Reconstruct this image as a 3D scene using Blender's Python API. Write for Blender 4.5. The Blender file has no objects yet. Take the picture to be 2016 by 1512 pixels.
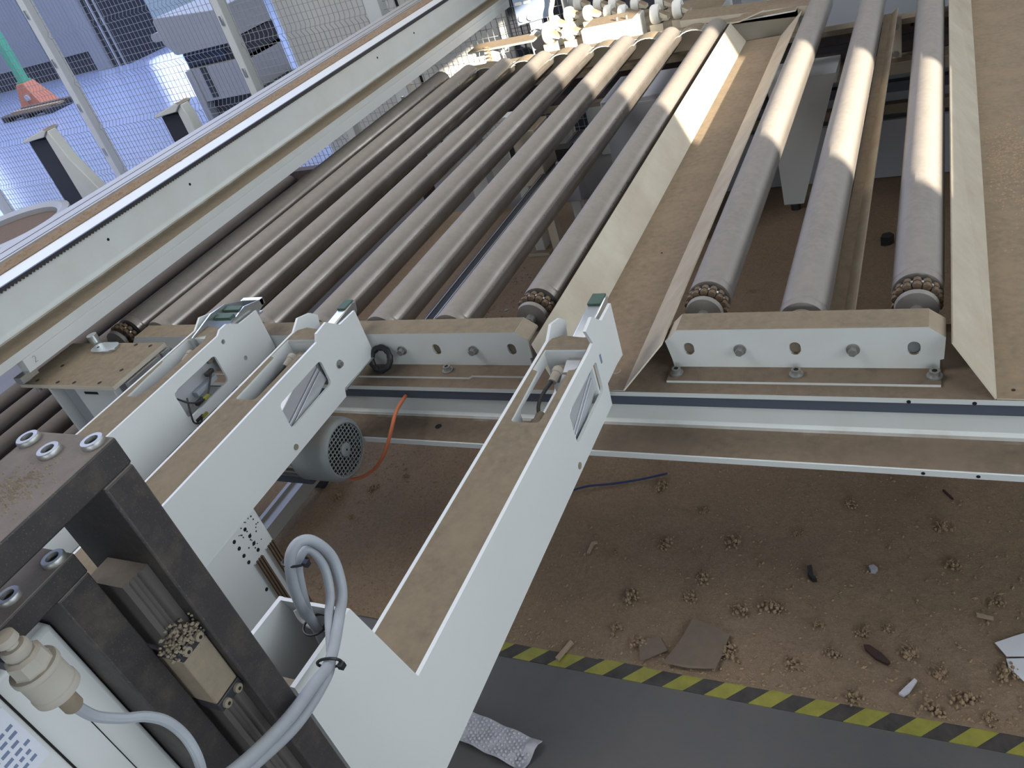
import bpy, bmesh, math, random
from mathutils import Vector, Matrix, noise
from mathutils.geometry import tessellate_polygon
random.seed(7)
sc = bpy.context.scene
col = sc.collection
PI = math.pi

# ------------------------------------------------------------------ camera
cam_d = bpy.data.cameras.new('camera'); cam = bpy.data.objects.new('camera', cam_d); col.objects.link(cam)
cam_d.sensor_width = 36.0; cam_d.lens = 36.0 * 1606.04 / 2016.0; cam_d.clip_start = 0.02; cam_d.clip_end = 200
RX = (0.8890851684701776, 0.3721668790564276, -0.2664946103390358)
RY = (0.017518177129232208, -0.6094325344523871, -0.7926443713425391)
RZ = (-0.45740646768101667, 0.7000598546441141, -0.548357112873752)
M = Matrix.Identity(4)
for i in range(3):
    M[i][0] = RX[i]; M[i][1] = -RY[i]; M[i][2] = -RZ[i]
M[0][3], M[1][3], M[2][3] = 0, 0, 1.65
cam.matrix_world = M
sc.camera = cam

# ------------------------------------------------------------------ world, sun, daylight from the hall's windows, added fill and patch lamps, exposure
w = bpy.data.worlds.new('sky'); sc.world = w; w.use_nodes = True
bg = w.node_tree.nodes['Background']; bg.inputs[0].default_value = (0.55, 0.68, 1.0, 1); bg.inputs[1].default_value = 1.0
vs = sc.view_settings
vs.view_transform = 'Standard'; vs.look = 'None'; vs.gamma = 1.0; vs.use_curve_mapping = False; vs.exposure = -0.16
sun_d = bpy.data.lights.new('sun', 'SUN'); sun = bpy.data.objects.new('sun', sun_d); col.objects.link(sun)
sun_d.energy = 29.0; sun_d.color = (1.0, 0.90, 0.74); sun_d.angle = math.radians(0.45)
EL = math.radians(16.8)
sd = Vector((-0.7176 * math.cos(EL), 0.6964 * math.cos(EL), -math.sin(EL)))
sun.rotation_euler = sd.to_track_quat('-Z', 'Y').to_euler(); sun.location = (6, -6, 8)
def area(name, loc, target, sx, sy, power, color):
    d = bpy.data.lights.new(name, 'AREA'); o = bpy.data.objects.new(name, d); col.objects.link(o)
    d.shape = 'RECTANGLE'; d.size = sx; d.size_y = sy; d.energy = power; d.color = color
    o.location = loc; o.rotation_euler = (Vector(target) - Vector(loc)).to_track_quat('-Z', 'Y').to_euler()
    return o
area('daylight_window_right', (2.9, 1.6, 2.2), (-2.0, 2.0, 0.7), 6.0, 2.6, 190, (0.84, 0.93, 1.0))
area('daylight_window_near', (0.4, -4.8, 1.9), (-0.8, 2.0, 0.6), 6.0, 2.4, 165, (0.86, 0.94, 1.0))
area('fill_far_right', (2.9, 6.2, 3.0), (-2.6, 3.0, 0.9), 4.0, 2.5, 150, (0.90, 0.95, 1.0))  # added lamp to brighten the rack beam and cabinets
area('daylight_roof', (-1.6, 5.2, 6.9), (-1.4, 2.6, 0), 5.0, 4.0, 190, (1.0, 0.95, 0.87))
area('fill_roof_left', (-5.0, 0.6, 6.6), (-3.8, 4.4, 0.8), 4.0, 4.0, 480, (0.96, 0.97, 1.0))  # added fill lamp, lifts the beige cabinet behind the fence
area('daylight_dock_left', (-21.5, 14, 3.6), (-11, 10, 0), 9.0, 6.0, 500, (0.46, 0.58, 1.0))
area('daylight_roof_hall', (-10.5, 9.5, 7.0), (-10.5, 9.5, 0), 9.0, 9.0, 1500, (0.50, 0.62, 1.0))

sk = area('hall_patch_lamp', (-10.06, 9.48, 7.1), (-10.06, 9.48, 0), .5, 5.4, 55, (0.86, 0.92, 1.0))  # added narrow-beam lamp that throws the bright patch on the hall floor
sk.rotation_euler = (0, 0, math.radians(48)); sk.data.spread = math.radians(2.5)

# ------------------------------------------------------------------ materials
def lin(c):
    return tuple(((v / 255) / 12.92 if v / 255 <= .04045 else ((v / 255 + .055) / 1.055) ** 2.4) for v in c)
class NT:
    def __init__(s, name):
        s.m = bpy.data.materials.new(name); s.m.use_nodes = True; s.t = s.m.node_tree
        s.b = s.t.nodes['Principled BSDF']
    def n(s, typ, **k):
        x = s.t.nodes.new(typ)
        for a, b in k.items(): setattr(x, a, b)
        return x
    def l(s, a, b): s.t.links.new(a, b)
    def noise(s, scale, detail=4, rough=.6, vec=None, stretch=None):
        x = s.n('ShaderNodeTexNoise'); x.inputs['Scale'].default_value = scale; x.inputs['Detail'].default_value = detail; x.inputs['Roughness'].default_value = rough
        tc = s.n('ShaderNodeTexCoord'); src = tc.outputs['Object']
        if stretch:
            mp = s.n('ShaderNodeMapping'); mp.inputs['Scale'].default_value = stretch; s.l(src, mp.inputs[0]); src = mp.outputs[0]
        s.l(src, x.inputs['Vector']); return x.outputs['Fac']
    def ramp(s, fac, p0, p1, c0=(0, 0, 0), c1=(1, 1, 1)):
        r = s.n('ShaderNodeValToRGB'); e = r.color_ramp.elements; e[0].position = p0; e[1].position = p1
        e[0].color = (*c0, 1); e[1].color = (*c1, 1); s.l(fac, r.inputs[0]); return r.outputs[0]
    def mix(s, fac, a, b):
        m = s.n('ShaderNodeMix', data_type='RGBA')
        if isinstance(fac, float): m.inputs[0].default_value = fac
        else: s.l(fac, m.inputs[0])
        for i, v in ((6, a), (7, b)):
            if isinstance(v, tuple): m.inputs[i].default_value = (*v, 1)
            else: s.l(v, m.inputs[i])
        return m.outputs[2]
    def math(s, op, a, b):
        m = s.n('ShaderNodeMath', operation=op)
        for i, v in enumerate((a, b)):
            if isinstance(v, (int, float)): m.inputs[i].default_value = v
            else: s.l(v, m.inputs[i])
        return m.outputs[0]
    def bump(s, h, strength, dist=.002):
        b = s.n('ShaderNodeBump'); b.inputs['Strength'].default_value = strength; b.inputs['Distance'].default_value = dist
        s.l(h, b.inputs['Height']); s.l(b.outputs[0], s.b.inputs['Normal'])
DUST = (0.172, 0.134, 0.085)
def plain(name, c, rough=.5, metal=0., var=.12, scale=30, bump=0., bscale=200):
    k = NT(name); f = k.noise(scale)
    k.l(k.mix(f, tuple(v * (1 - var) for v in c), tuple(min(1, v * (1 + var)) for v in c)), k.b.inputs['Base Color'])
    k.b.inputs['Roughness'].default_value = rough; k.b.inputs['Metallic'].default_value = metal
    if bump: k.bump(k.noise(bscale, 6), bump)
    return k.m
def dusty(name, c, rough=.4, metal=0., dust=DUST, lo=.62, hi=.92, cover=1.0, dirt=.06, wear=.25, bump=.25, speck=None):
    """paint or metal on which sawdust has settled on the faces that look up"""
    k = NT(name); g = k.n('ShaderNodeNewGeometry'); sx = k.n('ShaderNodeSeparateXYZ'); k.l(g.outputs['True Normal'], sx.inputs[0])
    f1 = k.noise(9, 5); f2 = k.noise(60, 5)
    base = k.mix(k.ramp(f1, .35, .75), c, tuple(v * (1 - dirt) * t for v, t in zip(c, (1, .985, .95))))
    up = k.math('ADD', sx.outputs[2], k.math('MULTIPLY', k.math('SUBTRACT', f1, .5), wear))
    fac = k.math('MULTIPLY', k.ramp(up, lo, hi), cover)
    if speck:
        base = k.mix(k.math('MULTIPLY', k.ramp(k.noise(26, 6, .7), .48, .72), .55), base, speck)
        base = k.mix(k.math('MULTIPLY', k.ramp(k.noise(700, 2, .6), .62, .70), .6), base, tuple(v * 1.3 for v in speck))
    dcol = k.mix(k.ramp(f2, .3, .75), tuple(v * .82 for v in dust), tuple(v * 1.18 for v in dust))
    dcol = k.mix(k.ramp(f1, .45, .8), dcol, tuple(v * 1.22 for v in dust))
    k.l(k.mix(fac, base, dcol), k.b.inputs['Base Color'])
    k.l(k.math('ADD', k.math('MULTIPLY', fac, .92 - rough), rough), k.b.inputs['Roughness'])
    if metal: k.l(k.math('MULTIPLY', k.math('SUBTRACT', 1., fac), metal), k.b.inputs['Metallic'])
    if bump: k.bump(k.math('MULTIPLY', k.noise(260, 4), fac), bump, .0015)
    return k.m
MT = {}
MT['white'] = dusty('dusty white paint', (.62, .635, .61), .38)
MT['frame'] = dusty('white paint under darker dust', (.62, .635, .61), .38, dust=(.135, .099, .066))  # same paint, with a darker tone on faces that look up
MT['cleanwhite'] = plain('white paint', (.61, .62, .60), .4, var=.05, scale=6)
MT['cream'] = dusty('cream sheet metal', (.56, .505, .40), .36, dust=(.185, .136, .085), lo=.45, hi=.9)
MT['strip'] = plain('dark grey blue paint', (.075, .088, .115), .5, var=.1)
MT['roller'] = dusty('worn roller steel', (.285, .255, .228), .22, .68, dust=(.235, .203, .168), lo=.30, hi=1.0, cover=.72, dirt=.35, wear=.25, bump=0)
MT['rollerclean'] = dusty('cleaner roller steel', (.26, .236, .215), .28, .6, dust=(.21, .187, .162), lo=.25, hi=.95, cover=.75, dirt=.25, wear=.2, bump=0)
MT['rollerdark'] = dusty('old dark roller steel', (.12, .105, .098), .4, .7, dust=(.10, .08, .062), lo=.3, hi=1.0, cover=.8, dirt=.3, wear=.4, bump=0)
MT['zinc'] = plain('zinc plated steel', (.56, .58, .58), .3, .9, .15, 40)
MT['alu'] = plain('aluminium', (.60, .61, .63), .32, .55, .08, 40)
MT['bolt'] = plain('bolt steel', (.35, .345, .325), .4, .75, .3, 120)
MT['rust'] = plain('rusty dusty chain', (.13, .085, .05), .85, .1, .5, 160, .6, 300)
MT['black'] = plain('black plastic', (.014, .014, .015), .5)
MT['hole'] = plain('dark hole', (.006, .005, .004), .9)
MT['rack'] = plain('rack steel', (.045, .044, .048), .5, .4)
MT['blacksteel'] = dusty('dusty black oxide steel', (.027, .025, .025), .55, .1, dust=(.165, .138, .118), lo=.5, hi=.9, dirt=-.5, wear=.5, speck=(.115, .092, .066))
MT['grey'] = dusty('grey motor paint', (.215, .235, .235), .42, dust=(.23, .19, .15), lo=.5, hi=1.05, cover=.75)
MT['green'] = plain('green rubber', (.05, .09, .065), .7)
MT['cable'] = plain('grey cable', (.30, .32, .345), .5, var=.2, scale=25)
MT['orange'] = plain('orange cable', (.50, .14, .055), .5, var=.15)
MT['blackcable'] = plain('black cable', (.02, .019, .018), .55)
MT['beige'] = dusty('dusty beige plastic', (.35, .325, .28), .6, dust=(.30, .26, .205), lo=.2, hi=.9)
MT['tan'] = plain('dust caked metal', (.22, .178, .125), .8, var=.25, scale=70, bump=.4)
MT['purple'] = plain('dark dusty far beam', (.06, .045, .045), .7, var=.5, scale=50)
MT['hallfloor'] = plain('hall floor coating', (.36, .40, .54), .24, var=.05, scale=1.5)
MT['yellow'] = plain('yellow tape', (.25, .235, .04), .55, var=.45, scale=28, bump=.2)
MT['blacktape'] = plain('black tape', (.045, .040, .035), .6, var=.9, scale=35, bump=.3)
MT['bearing'] = plain('dusty bearing housing', (.21, .19, .165), .6, .2, .2, 60)
MT['railgrey'] = dusty('dusty slide rail', (.115, .105, .095), .5, .2, dust=(.17, .14, .11), dirt=.3)
MT['dulledge'] = plain('dull guide rail', (.33, .32, .30), .5, .2, .12, 12)
MT['paper'] = plain('paper', (.62, .63, .66), .7, var=.06)
MT['card'] = plain('dusty cardboard', (.155, .118, .086), .85, var=.2, scale=40)
MT['bark'] = plain('dark bark', (.04, .02, .016), .7, var=.3, scale=90, bump=.5)
MT['wood'] = plain('wood chip', (.33, .25, .17), .8, var=.25, scale=120)
MT['ply'] = plain('plywood', (.40, .27, .15), .7, var=.2, scale=30)
MT['blue'] = plain('blue plastic', (.02, .035, .11), .5)
MT['steelsky'] = plain('stainless with painted sky tint', (.36, .46, .62), .35, .4, .2, 8)  # blue of the reflected sky is put into the base colour
MT['wheel'] = plain('white wheel rubber', (.74, .72, .66), .55, var=.05)
MT['bubble'] = plain('bubble film', (.50, .49, .52), .3, var=.15, scale=60)
MT['greymach'] = plain('grey machine paint', (.33, .34, .36), .5, var=.06, scale=4)
MT['beigemach'] = plain('beige grey cabinet', (.60, .59, .55), .5, var=.05, scale=3)
MT['darkmach'] = plain('dark machine', (.03, .032, .04), .5)
MT['window'] = plain('dark blue pane', (.02, .03, .06), .1)
MT['mesh'] = plain('fence wire paint', (.30, .31, .31), .45, .1)
MT['orangepaint'] = plain('orange guard paint', (.62, .19, .09), .5)
MT['greenpaint'] = plain('green pole paint', (.12, .48, .27), .5)
MT['wall'] = plain('wall plaster', (.42, .43, .42), .8, var=.05, scale=2)
MT['roof'] = plain('roof sheet', (.34, .35, .36), .8, var=.05, scale=2)
MT['palewall'] = plain('pale green wall', (.50, .56, .50), .7, var=.05, scale=1)
MT['chalk'] = plain('pencil mark', (.16, .2, .3), .8)
MT['label'] = plain('label paper', (.62, .64, .70), .5, var=.03)
# concrete and sawdust floor
k = NT('grey concrete'); f1 = k.noise(2.2, 6); f2 = k.noise(25, 6)
c = k.mix(k.ramp(f1, .3, .75), (.080, .080, .082), (.130, .120, .112)); c = k.mix(k.ramp(f2, .45, .8), c, (.11, .10, .095))
k.l(c, k.b.inputs['Base Color']); k.b.inputs['Roughness'].default_value = .55; k.bump(k.noise(120, 5), .15); MT['concrete'] = k.m
k = NT('sawdust'); f1 = k.noise(5, 6, .65); f2 = k.noise(110, 6, .7)
c = k.mix(k.ramp(f1, .3, .75), (.32, .228, .148), (.43, .315, .206)); c = k.mix(k.ramp(f2, .35, .8), tuple(v for v in (.255, .177, .111)), c)
k.l(c, k.b.inputs['Base Color']); k.b.inputs['Roughness'].default_value = .95; k.bump(k.noise(190, 6, .72), 1.0, .006); MT['dust'] = k.m
k = NT('sawdust clump'); f2 = k.noise(160, 5)
k.l(k.mix(f2, (.17, .115, .065), (.46, .33, .205)), k.b.inputs['Base Color']); k.b.inputs['Roughness'].default_value = .95; k.bump(k.noise(350, 5), .8, .003); MT['clump'] = k.m

# ------------------------------------------------------------------ mesh helpers
ORG = {}
def tag(o, label=None, cat=None, group=None, kind=None):
    if label: o['label'] = label
    if cat: o['category'] = cat
    if group: o['group'] = group
    if kind: o['kind'] = kind
    return o
def thing(name, label, cat, loc, group=None):
    o = bpy.data.objects.new(name, None); col.objects.link(o); o.location = loc; o.empty_display_size = .05
    ORG[o.name] = Vector(loc); return tag(o, label, cat, group)
def spline(pts, sub=6):
    P = [Vector(p) for p in pts]; out = []
    for i in range(len(P) - 1):
        a = P[i - 1] if i else P[i] * 2 - P[i + 1]; b = P[i]; c = P[i + 1]; d = P[i + 2] if i + 2 < len(P) else P[i + 1] * 2 - P[i]
        for j in range(sub):
            t = j / sub
            out.append(.5 * ((2 * b) + (c - a) * t + (2 * a - 5 * b + 4 * c - d) * t * t + (3 * b - a - 3 * c + d) * t ** 3))
    out.append(P[-1]); return out
def rrect(u0, u1, v0, v1, r, n=4):
    o = []
    for cx, cy, a0 in ((u1 - r, v1 - r, 0), (u0 + r, v1 - r, 90), (u0 + r, v0 + r, 180), (u1 - r, v0 + r, 270)):
        for i in range(n + 1):
            a = math.radians(a0 + 90 * i / n); o.append((cx + r * math.cos(a), cy + r * math.sin(a)))
    return o
def circ(u, v, r, n=14): return [(u + r * math.cos(2 * PI * i / n), v + r * math.sin(2 * PI * i / n)) for i in range(n)]
AX = {'x': lambda u, v, t: (t, u, v), 'y': lambda u, v, t: (u, t, v), 'z': lambda u, v, t: (u, v, t)}
class MB:
    def __init__(s): s.v = []; s.f = []
    def add(s, v, f):
        b = len(s.v); s.v += [Vector(p) for p in v]; s.f += [tuple(i + b for i in q) for q in f]; return s
    def box(s, x0, x1, y0, y1, z0, z1):
        return s.add([(x0, y0, z0), (x1, y0, z0), (x1, y1, z0), (x0, y1, z0), (x0, y0, z1), (x1, y0, z1), (x1, y1, z1), (x0, y1, z1)],
                     [(3, 2, 1, 0), (4, 5, 6, 7), (0, 1, 5, 4), (1, 2, 6, 5), (2, 3, 7, 6), (3, 0, 4, 7)])
    def prism(s, poly, axis, a, b, holes=()):
        fn = AX[axis]; loops = [list(poly)] + [list(h) for h in holes]; flat = [p for l in loops for p in l]; n = len(flat)
        tris = tessellate_polygon([[Vector((p[0], p[1], 0)) for p in l] for l in loops])
        v = [fn(p[0], p[1], a) for p in flat] + [fn(p[0], p[1], b) for p in flat]
        f = [tuple(t) for t in tris] + [tuple(i + n for i in reversed(t)) for t in tris]; o = 0
        for l in loops:
            m = len(l)
            for i in range(m): j = (i + 1) % m; f.append((o + i, o + j, o + j + n, o + i + n))
            o += m
        return s.add(v, f)
    def tube(s, pts, r, n=8, closed=False, cap=True):
        P = [Vector(p) for p in pts]; m = len(P); v = []; f = []; up = None
        for i in range(m):
            t = (P[(i + 1) % m] - P[i - 1]) if closed else (P[min(i + 1, m - 1)] - P[max(i - 1, 0)])
            t.normalize()
            if up is None: up = t.orthogonal().normalized()
            up = (up - t * up.dot(t)).normalized(); sd_ = t.cross(up)
            rr = r[i] if isinstance(r, (list, tuple)) else r
            for j in range(n): a = 2 * PI * j / n; v.append(P[i] + (up * math.cos(a) + sd_ * math.sin(a)) * rr)
        for i in range(m if closed else m - 1):
            k2 = (i + 1) % m
            for j in range(n): j2 = (j + 1) % n; f.append((i * n + j, i * n + j2, k2 * n + j2, k2 * n + j))
        if cap and not closed: f += [tuple(reversed(range(n))), tuple(range((m - 1) * n, m * n))]
        return s.add(v, f)
    def cyl(s, p0, p1, r, n=16, r1=None): return s.tube([p0, p1], [r, r if r1 is None else r1], n)
    def lathe(s, prof, o, d, n=24, cap=True):
        o = Vector(o); d = Vector(d).normalized(); u = d.orthogonal().normalized(); w_ = d.cross(u); v = []; f = []
        for r, t in prof:
            for j in range(n): a = 2 * PI * j / n; v.append(o + d * t + (u * math.cos(a) + w_ * math.sin(a)) * r)
        m = len(prof)
        for i in range(m - 1):
            for j in range(n): j2 = (j + 1) % n; f.append((i * n + j, i * n + j2, (i + 1) * n + j2, (i + 1) * n + j))
        if cap: f += [tuple(reversed(range(n))), tuple(range((m - 1) * n, m * n))]
        return s.add(v, f)
    def sheet(s, rows, th):
        """rows of points (grid) given a thickness along the averaged normal"""
        h = len(rows); w_ = len(rows[0]); V = [[Vector(p) for p in r] for r in rows]; N = []
        for i in range(h):
            for j in range(w_):
                a = V[min(i + 1, h - 1)][j] - V[max(i - 1, 0)][j]; b = V[i][min(j + 1, w_ - 1)] - V[i][max(j - 1, 0)]
                N.append(a.cross(b).normalized())
        v = [V[i][j] for i in range(h) for j in range(w_)]; v2 = [p - nn * th for p, nn in zip(v, N)]; n = h * w_; f = []
        for i in range(h - 1):
            for j in range(w_ - 1):
                a = i * w_ + j; f.append((a, a + w_, a + w_ + 1, a + 1)); f.append((n + a, n + a + 1, n + a + w_ + 1, n + a + w_))
        ring = [j for j in range(w_)] + [i * w_ + w_ - 1 for i in range(1, h)] + [(h - 1) * w_ + j for j in range(w_ - 2, -1, -1)] + [i * w_ for i in range(h - 2, 0, -1)]
        for i in range(len(ring)): a = ring[i]; b = ring[(i + 1) % len(ring)]; f.append((a, b, b + n, a + n))
        return s.add(v + v2, f)
    def rot(s, mat, start=0):
        for i in range(start, len(s.v)): s.v[i] = mat @ s.v[i]
        return s
    def build(s, name, mat, parent=None, bev=0., angle=35, origin=None):
        o0 = ORG[parent.name] if parent else Vector(origin) if origin is not None else sum(s.v, Vector()) / max(1, len(s.v))
        me = bpy.data.meshes.new(name); bm = bmesh.new(); vv = [bm.verts.new(p - o0) for p in s.v]
        for q in s.f:
            try: bm.faces.new([vv[i] for i in q])
            except ValueError: pass
        bmesh.ops.recalc_face_normals(bm, faces=bm.faces); bm.to_mesh(me); bm.free()
        me.materials.append(MT[mat] if isinstance(mat, str) else mat)
        for p in me.polygons: p.use_smooth = True
        me.set_sharp_from_angle(angle=math.radians(angle))
        o = bpy.data.objects.new(name, me); col.objects.link(o)
        if parent: o.parent = parent; ORG[o.name] = o0
        else: o.location = o0; ORG[o.name] = o0
        if bev:
            m = o.modifiers.new('bevel', 'BEVEL'); m.width = bev; m.segments = 2; m.limit_method = 'ANGLE'; m.angle_limit = math.radians(40)
        return o
def bolt(parent, p, d, r, h, name='bolt', washer=True, hexa=True, mat='bolt'):
    p = Vector(p); d = Vector(d).normalized(); m = MB()
    if washer: m.cyl(p, p + d * h * .25, r * 1.5, 20)
    m.cyl(p + d * h * .2, p + d * h, r, 6 if hexa else 18)
    o = m.build(name, mat, parent, angle=25)
    if not hexa:
        MB().cyl(p + d * h * 1.0, p + d * (h * 1.03), r * .55, 6).build('socket', 'hole', o)
    return o
def hole(parent, p, d, r, name='hole', n=14, e=.0006):
    p = Vector(p); d = Vector(d).normalized(); return MB().cyl(p - d * .003, p + d * e, r, n).build(name, 'hole', parent)
def struct(o): o['kind'] = 'structure'; return o

# ------------------------------------------------------------------ the hall
struct(MB().box(-24, 3.2, -5, 24, -.1, 0).build('floor', 'concrete'))
hf = struct(MB().box(-24, -3.6, 4.6, 24, 0, .004).build('floor_hall', 'hallfloor')); tag(hf, 'glossy pale blue coated hall floor beyond the fence')
hf2 = struct(MB().box(-24, -5.2, 0, 4.6, 0, .004).build('floor_hall_near', 'hallfloor'))
WY0, WY1, WZ0, WZ1 = -1.155, -.272, 2.025, 2.95
wr = MB().prism([(-5, 0), (24, 0), (24, 7.2), (-5, 7.2)], 'x', 3.0, 3.05, [[(WY0, WZ0), (WY1, WZ0), (WY1, WZ1), (WY0, WZ1)]]).build('wall_right', 'wall'); struct(wr)
fm = MB().prism([(WY0 - .06, WZ0 - .06), (WY1 + .06, WZ0 - .06), (WY1 + .06, WZ1 + .06), (WY0 - .06, WZ1 + .06)], 'x', 2.97, 3.0, [[(WY0, WZ0), (WY1, WZ0), (WY1, WZ1), (WY0, WZ1)]]).build('window_1', 'greymach'); struct(fm)
struct(MB().box(-24, 3.2, -5.2, -5, 0, 7.2).build('wall_near', 'wall'))
struct(MB().box(-24, 3.2, -5.2, 24, 7.2, 7.4).build('ceiling', 'roof'))
struct(MB().box(-20.4, -7, 17.6, 17.9, 0, 7.2).build('wall_back', 'palewall'))
struct(MB().box(-7, 3.0, 9.0, 9.3, 0, 7.2).build('wall_back_right', 'wall'))

# ------------------------------------------------------------------ sawdust on the floor
def dust_h(x, y):
    v = Vector((x, y, 0))
    h = .0035 + .0035 * noise.fractal(v * 7, 1., 2., 4) + .0022 * noise.fractal(v * 40, 1., 2., 3) + .006 * max(0, noise.noise(v * 16 + Vector((5, 3, 1))) - .35)
    edge = min(1, max(0, (y - 1.04) / .05)) ; return .0015 + max(0.0, h) * (0.25 + .75 * edge)
nx, ny = 420, 330; m = MB(); v = []; f = []
xs = [-2.5 + 3.4 * i / nx for i in range(nx + 1)]; ys = [1.042 + 2.6 * (j / ny) ** 1.35 for j in range(ny + 1)]
for y in ys:
    for x in xs: v.append((x, y, dust_h(x, y)))
for j in range(ny):
    for i in range(nx): a = j * (nx + 1) + i; f.append((a, a + 1, a + nx + 2, a + nx + 1))
m.add(v, f); d = m.build('sawdust_layer', 'dust', origin=(0, 0, 0), angle=180)
tag(d, 'brown sawdust layer covering the floor under the conveyor', 'sawdust', kind='stuff')
# fine grains too small to count
m = MB()
for i in range(9000):
    x = random.uniform(-1.9, .35); y = 1.05 + 2.1 * random.random() ** 1.8; r = random.choice((.0010, .0014, .0018, .0024, .0034)) * random.uniform(.7, 1.3)
    z = dust_h(x, y) + r * .4; a = random.uniform(0, 2 * PI); e = random.uniform(.6, 2.2)
    ca, sa = math.cos(a) * r, math.sin(a) * r
    m.add([(x + ca * e, y + sa * e, z), (x - sa, y + ca, z), (x - ca * e, y - sa * e, z), (x + sa, y - ca, z), (x, y, z + r), (x, y, z - r)],
          [(0, 1, 4), (1, 2, 4), (2, 3, 4), (3, 0, 4), (1, 0, 5), (2, 1, 5), (3, 2, 5), (0, 3, 5)])
d = m.build('sawdust_grains', 'clump', origin=(0, 0, 0), angle=10); tag(d, 'loose sawdust grains and splinters strewn over the floor', 'sawdust', kind='stuff')

# ------------------------------------------------------------------ rollers
R = .0445; ZR = .752
def roller(x, y0, y1, label, sprocket, z=ZR, r=R, group='main conveyor rollers', name='conveyor_roller', mat='roller'):
    t = thing(name, label, 'roller', (x, y0, z), group)
    prof = [(r * .80, 0), (r * .97, .002), (r, .008), (r, .022), (r * .975, .0235), (r * .975, .0265), (r, .028), (r, y1 - y0 - .03), (r * .99, y1 - y0 - .012), (r * .9, y1 - y0 - .003), (r * .7, y1 - y0)]
    MB().lathe(prof, (x, y0, z), (0, 1, 0), 40).build('tube', mat, t, angle=50)
    MB().cyl((x, y0 - (.075 if sprocket else .05), z), (x, y0 + .01, z), .012, 14).build('shaft', 'bolt', t)
    if sprocket:
        MB().lathe([(r * .72, 0), (r * .8, .002), (r * .8, .010)], (x, y0 - .004, z), (0, 1, 0), 32).build('end_cap', 'rack', t)
        s = MB(); n = 14; poly = []
        for i in range(n):
            for da, rr in ((-.16, .030), (-.05, .041), (.05, .041), (.16, .030)): a = 2 * PI * (i + da * 2) / n; poly.append((x + rr * math.cos(a), z + rr * math.sin(a)))
        s.prism(poly, 'y', y0 - .026, y0 - .020); s.build('sprocket', 'bolt', t)
        c = MB()
        for row in (-.030, -.016):
            for i in range(n):
                a = 2 * PI * (i + .5) / n; p = Vector((x + .0365 * math.cos(a), y0 + row, z + .0365 * math.sin(a)))
                c.lathe([(.003, -.0055), (.0072, -.005), (.0078, 0), (.0072, .005), (.003, .0055)], p, (0, 1, 0), 8)
        c.build('chain', 'rust', t)
        MB().lathe([(.016, 0), (.036, .002), (.038, .012), (.03, .016)], (x, y0 - .058, z), (0, 1, 0), 28).build('bearing', 'bearing', t)
    else:
        MB().lathe([(.014, 0), (.028, .002), (.030, .008)], (x, y0 - .008, z), (0, 1, 0), 24).build('bearing', 'tan', t)
    return t
LG = [-1.958, -1.768, -1.572, -1.38, -1.187, -.991, -.800]
ORD = ['first', 'second', 'third', 'fourth', 'fifth', 'sixth', 'last']
for i, x in enumerate(LG):
    roller(x, 1.443 if i == 6 else 1.340, 3.52, 'grey steel roller, %s from the left of the seven behind the lifting arms' % ORD[i] if i < 6 else 'dusty steel roller beside the sheet trough with rusty sprocket chain on its end', i == 6)
roller(-2.105, 1.36, 3.50, 'dark steel roller under the white rack beam with bare sprocket end', True, z=ZR - .002)
for x, s, n in ((-.413, True, 'leftmost of three behind the short bracket, chain showing'), (-.2195, False, 'middle of three behind the short bracket'), (-.0265, True, 'rightmost of three behind the short bracket, chain showing')):
    roller(x, 1.443 if s else 1.352, 3.62, 'sunlit grey roller, ' + n, s, mat='rollerclean')
for i in range(6):
    x = -3.36 + .16 * i
    roller(x, .75, 3.6, 'dark dusty roller of the lower conveyor, %s from its left end' % ('first', 'second', 'third', 'fourth', 'fifth', 'sixth')[i], False, z=.31, r=.042, group='lower conveyor rollers', name='lower_roller', mat='rollerdark')
t = thing('lower_conveyor', 'low dark frame carrying the lower rollers left of the arms', 'frame', (-2.96, .7, 0))
for y0, y1 in ((.66, .72), (3.62, 3.68)):
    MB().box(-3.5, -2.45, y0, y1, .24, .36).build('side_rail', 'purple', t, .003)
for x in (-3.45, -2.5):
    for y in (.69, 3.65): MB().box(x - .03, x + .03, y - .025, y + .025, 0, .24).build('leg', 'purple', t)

# ------------------------------------------------------------------ front frame of the conveyor
t = thing('roller_conveyor', 'long white channel beam with dark stripe carrying the roller brackets', 'frame', (-.6, 1.2, 0))
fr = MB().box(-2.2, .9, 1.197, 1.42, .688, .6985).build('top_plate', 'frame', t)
MB().box(-2.2, .9, 1.199, 1.26, .665, .688).build('stripe', 'strip', t)
cw = MB().box(-2.2, .9, 1.203, 1.26, .60, .665).build('channel_web', 'white', t)
pr = [(1.205 - .022 + .022 * math.sin(a), .612 + .022 - .022 * math.cos(a)) for a in [PI / 2 * i / 6 for i in range(7)]]
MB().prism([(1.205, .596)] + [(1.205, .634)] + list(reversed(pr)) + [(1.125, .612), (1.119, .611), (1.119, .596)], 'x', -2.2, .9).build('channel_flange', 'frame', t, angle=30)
MB().box(-2.2, .9, 1.117, 1.1195, .597, .6095).build('flange_edge', 'cleanwhite', t)
for x, z in ((-.034, .691), (.063, .691)): hole(t, (x, 1.197, z), (0, -1, 0), .0035)
for x in (-.62, -.01, .07): hole(t, (x, 1.117, .603), (0, -1, 0), .0032)
for x in (-.985,): hole(t, (x, 1.165, .612), (0, 0, 1), .008)
MB().box(-.295, -.25, 1.198, 1.226, .6985, .6987).build('notch', 'frame', t)
for x in (-2.12, .78):
    MB().box(x - .05, x + .05, 1.22, 1.32, 0, .60).build('leg', 'white', t, .004)
    MB().box(x - .04, x + .04, 1.42, 3.5, .58, .68).build('side_beam', 'white', t, .004)

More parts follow.
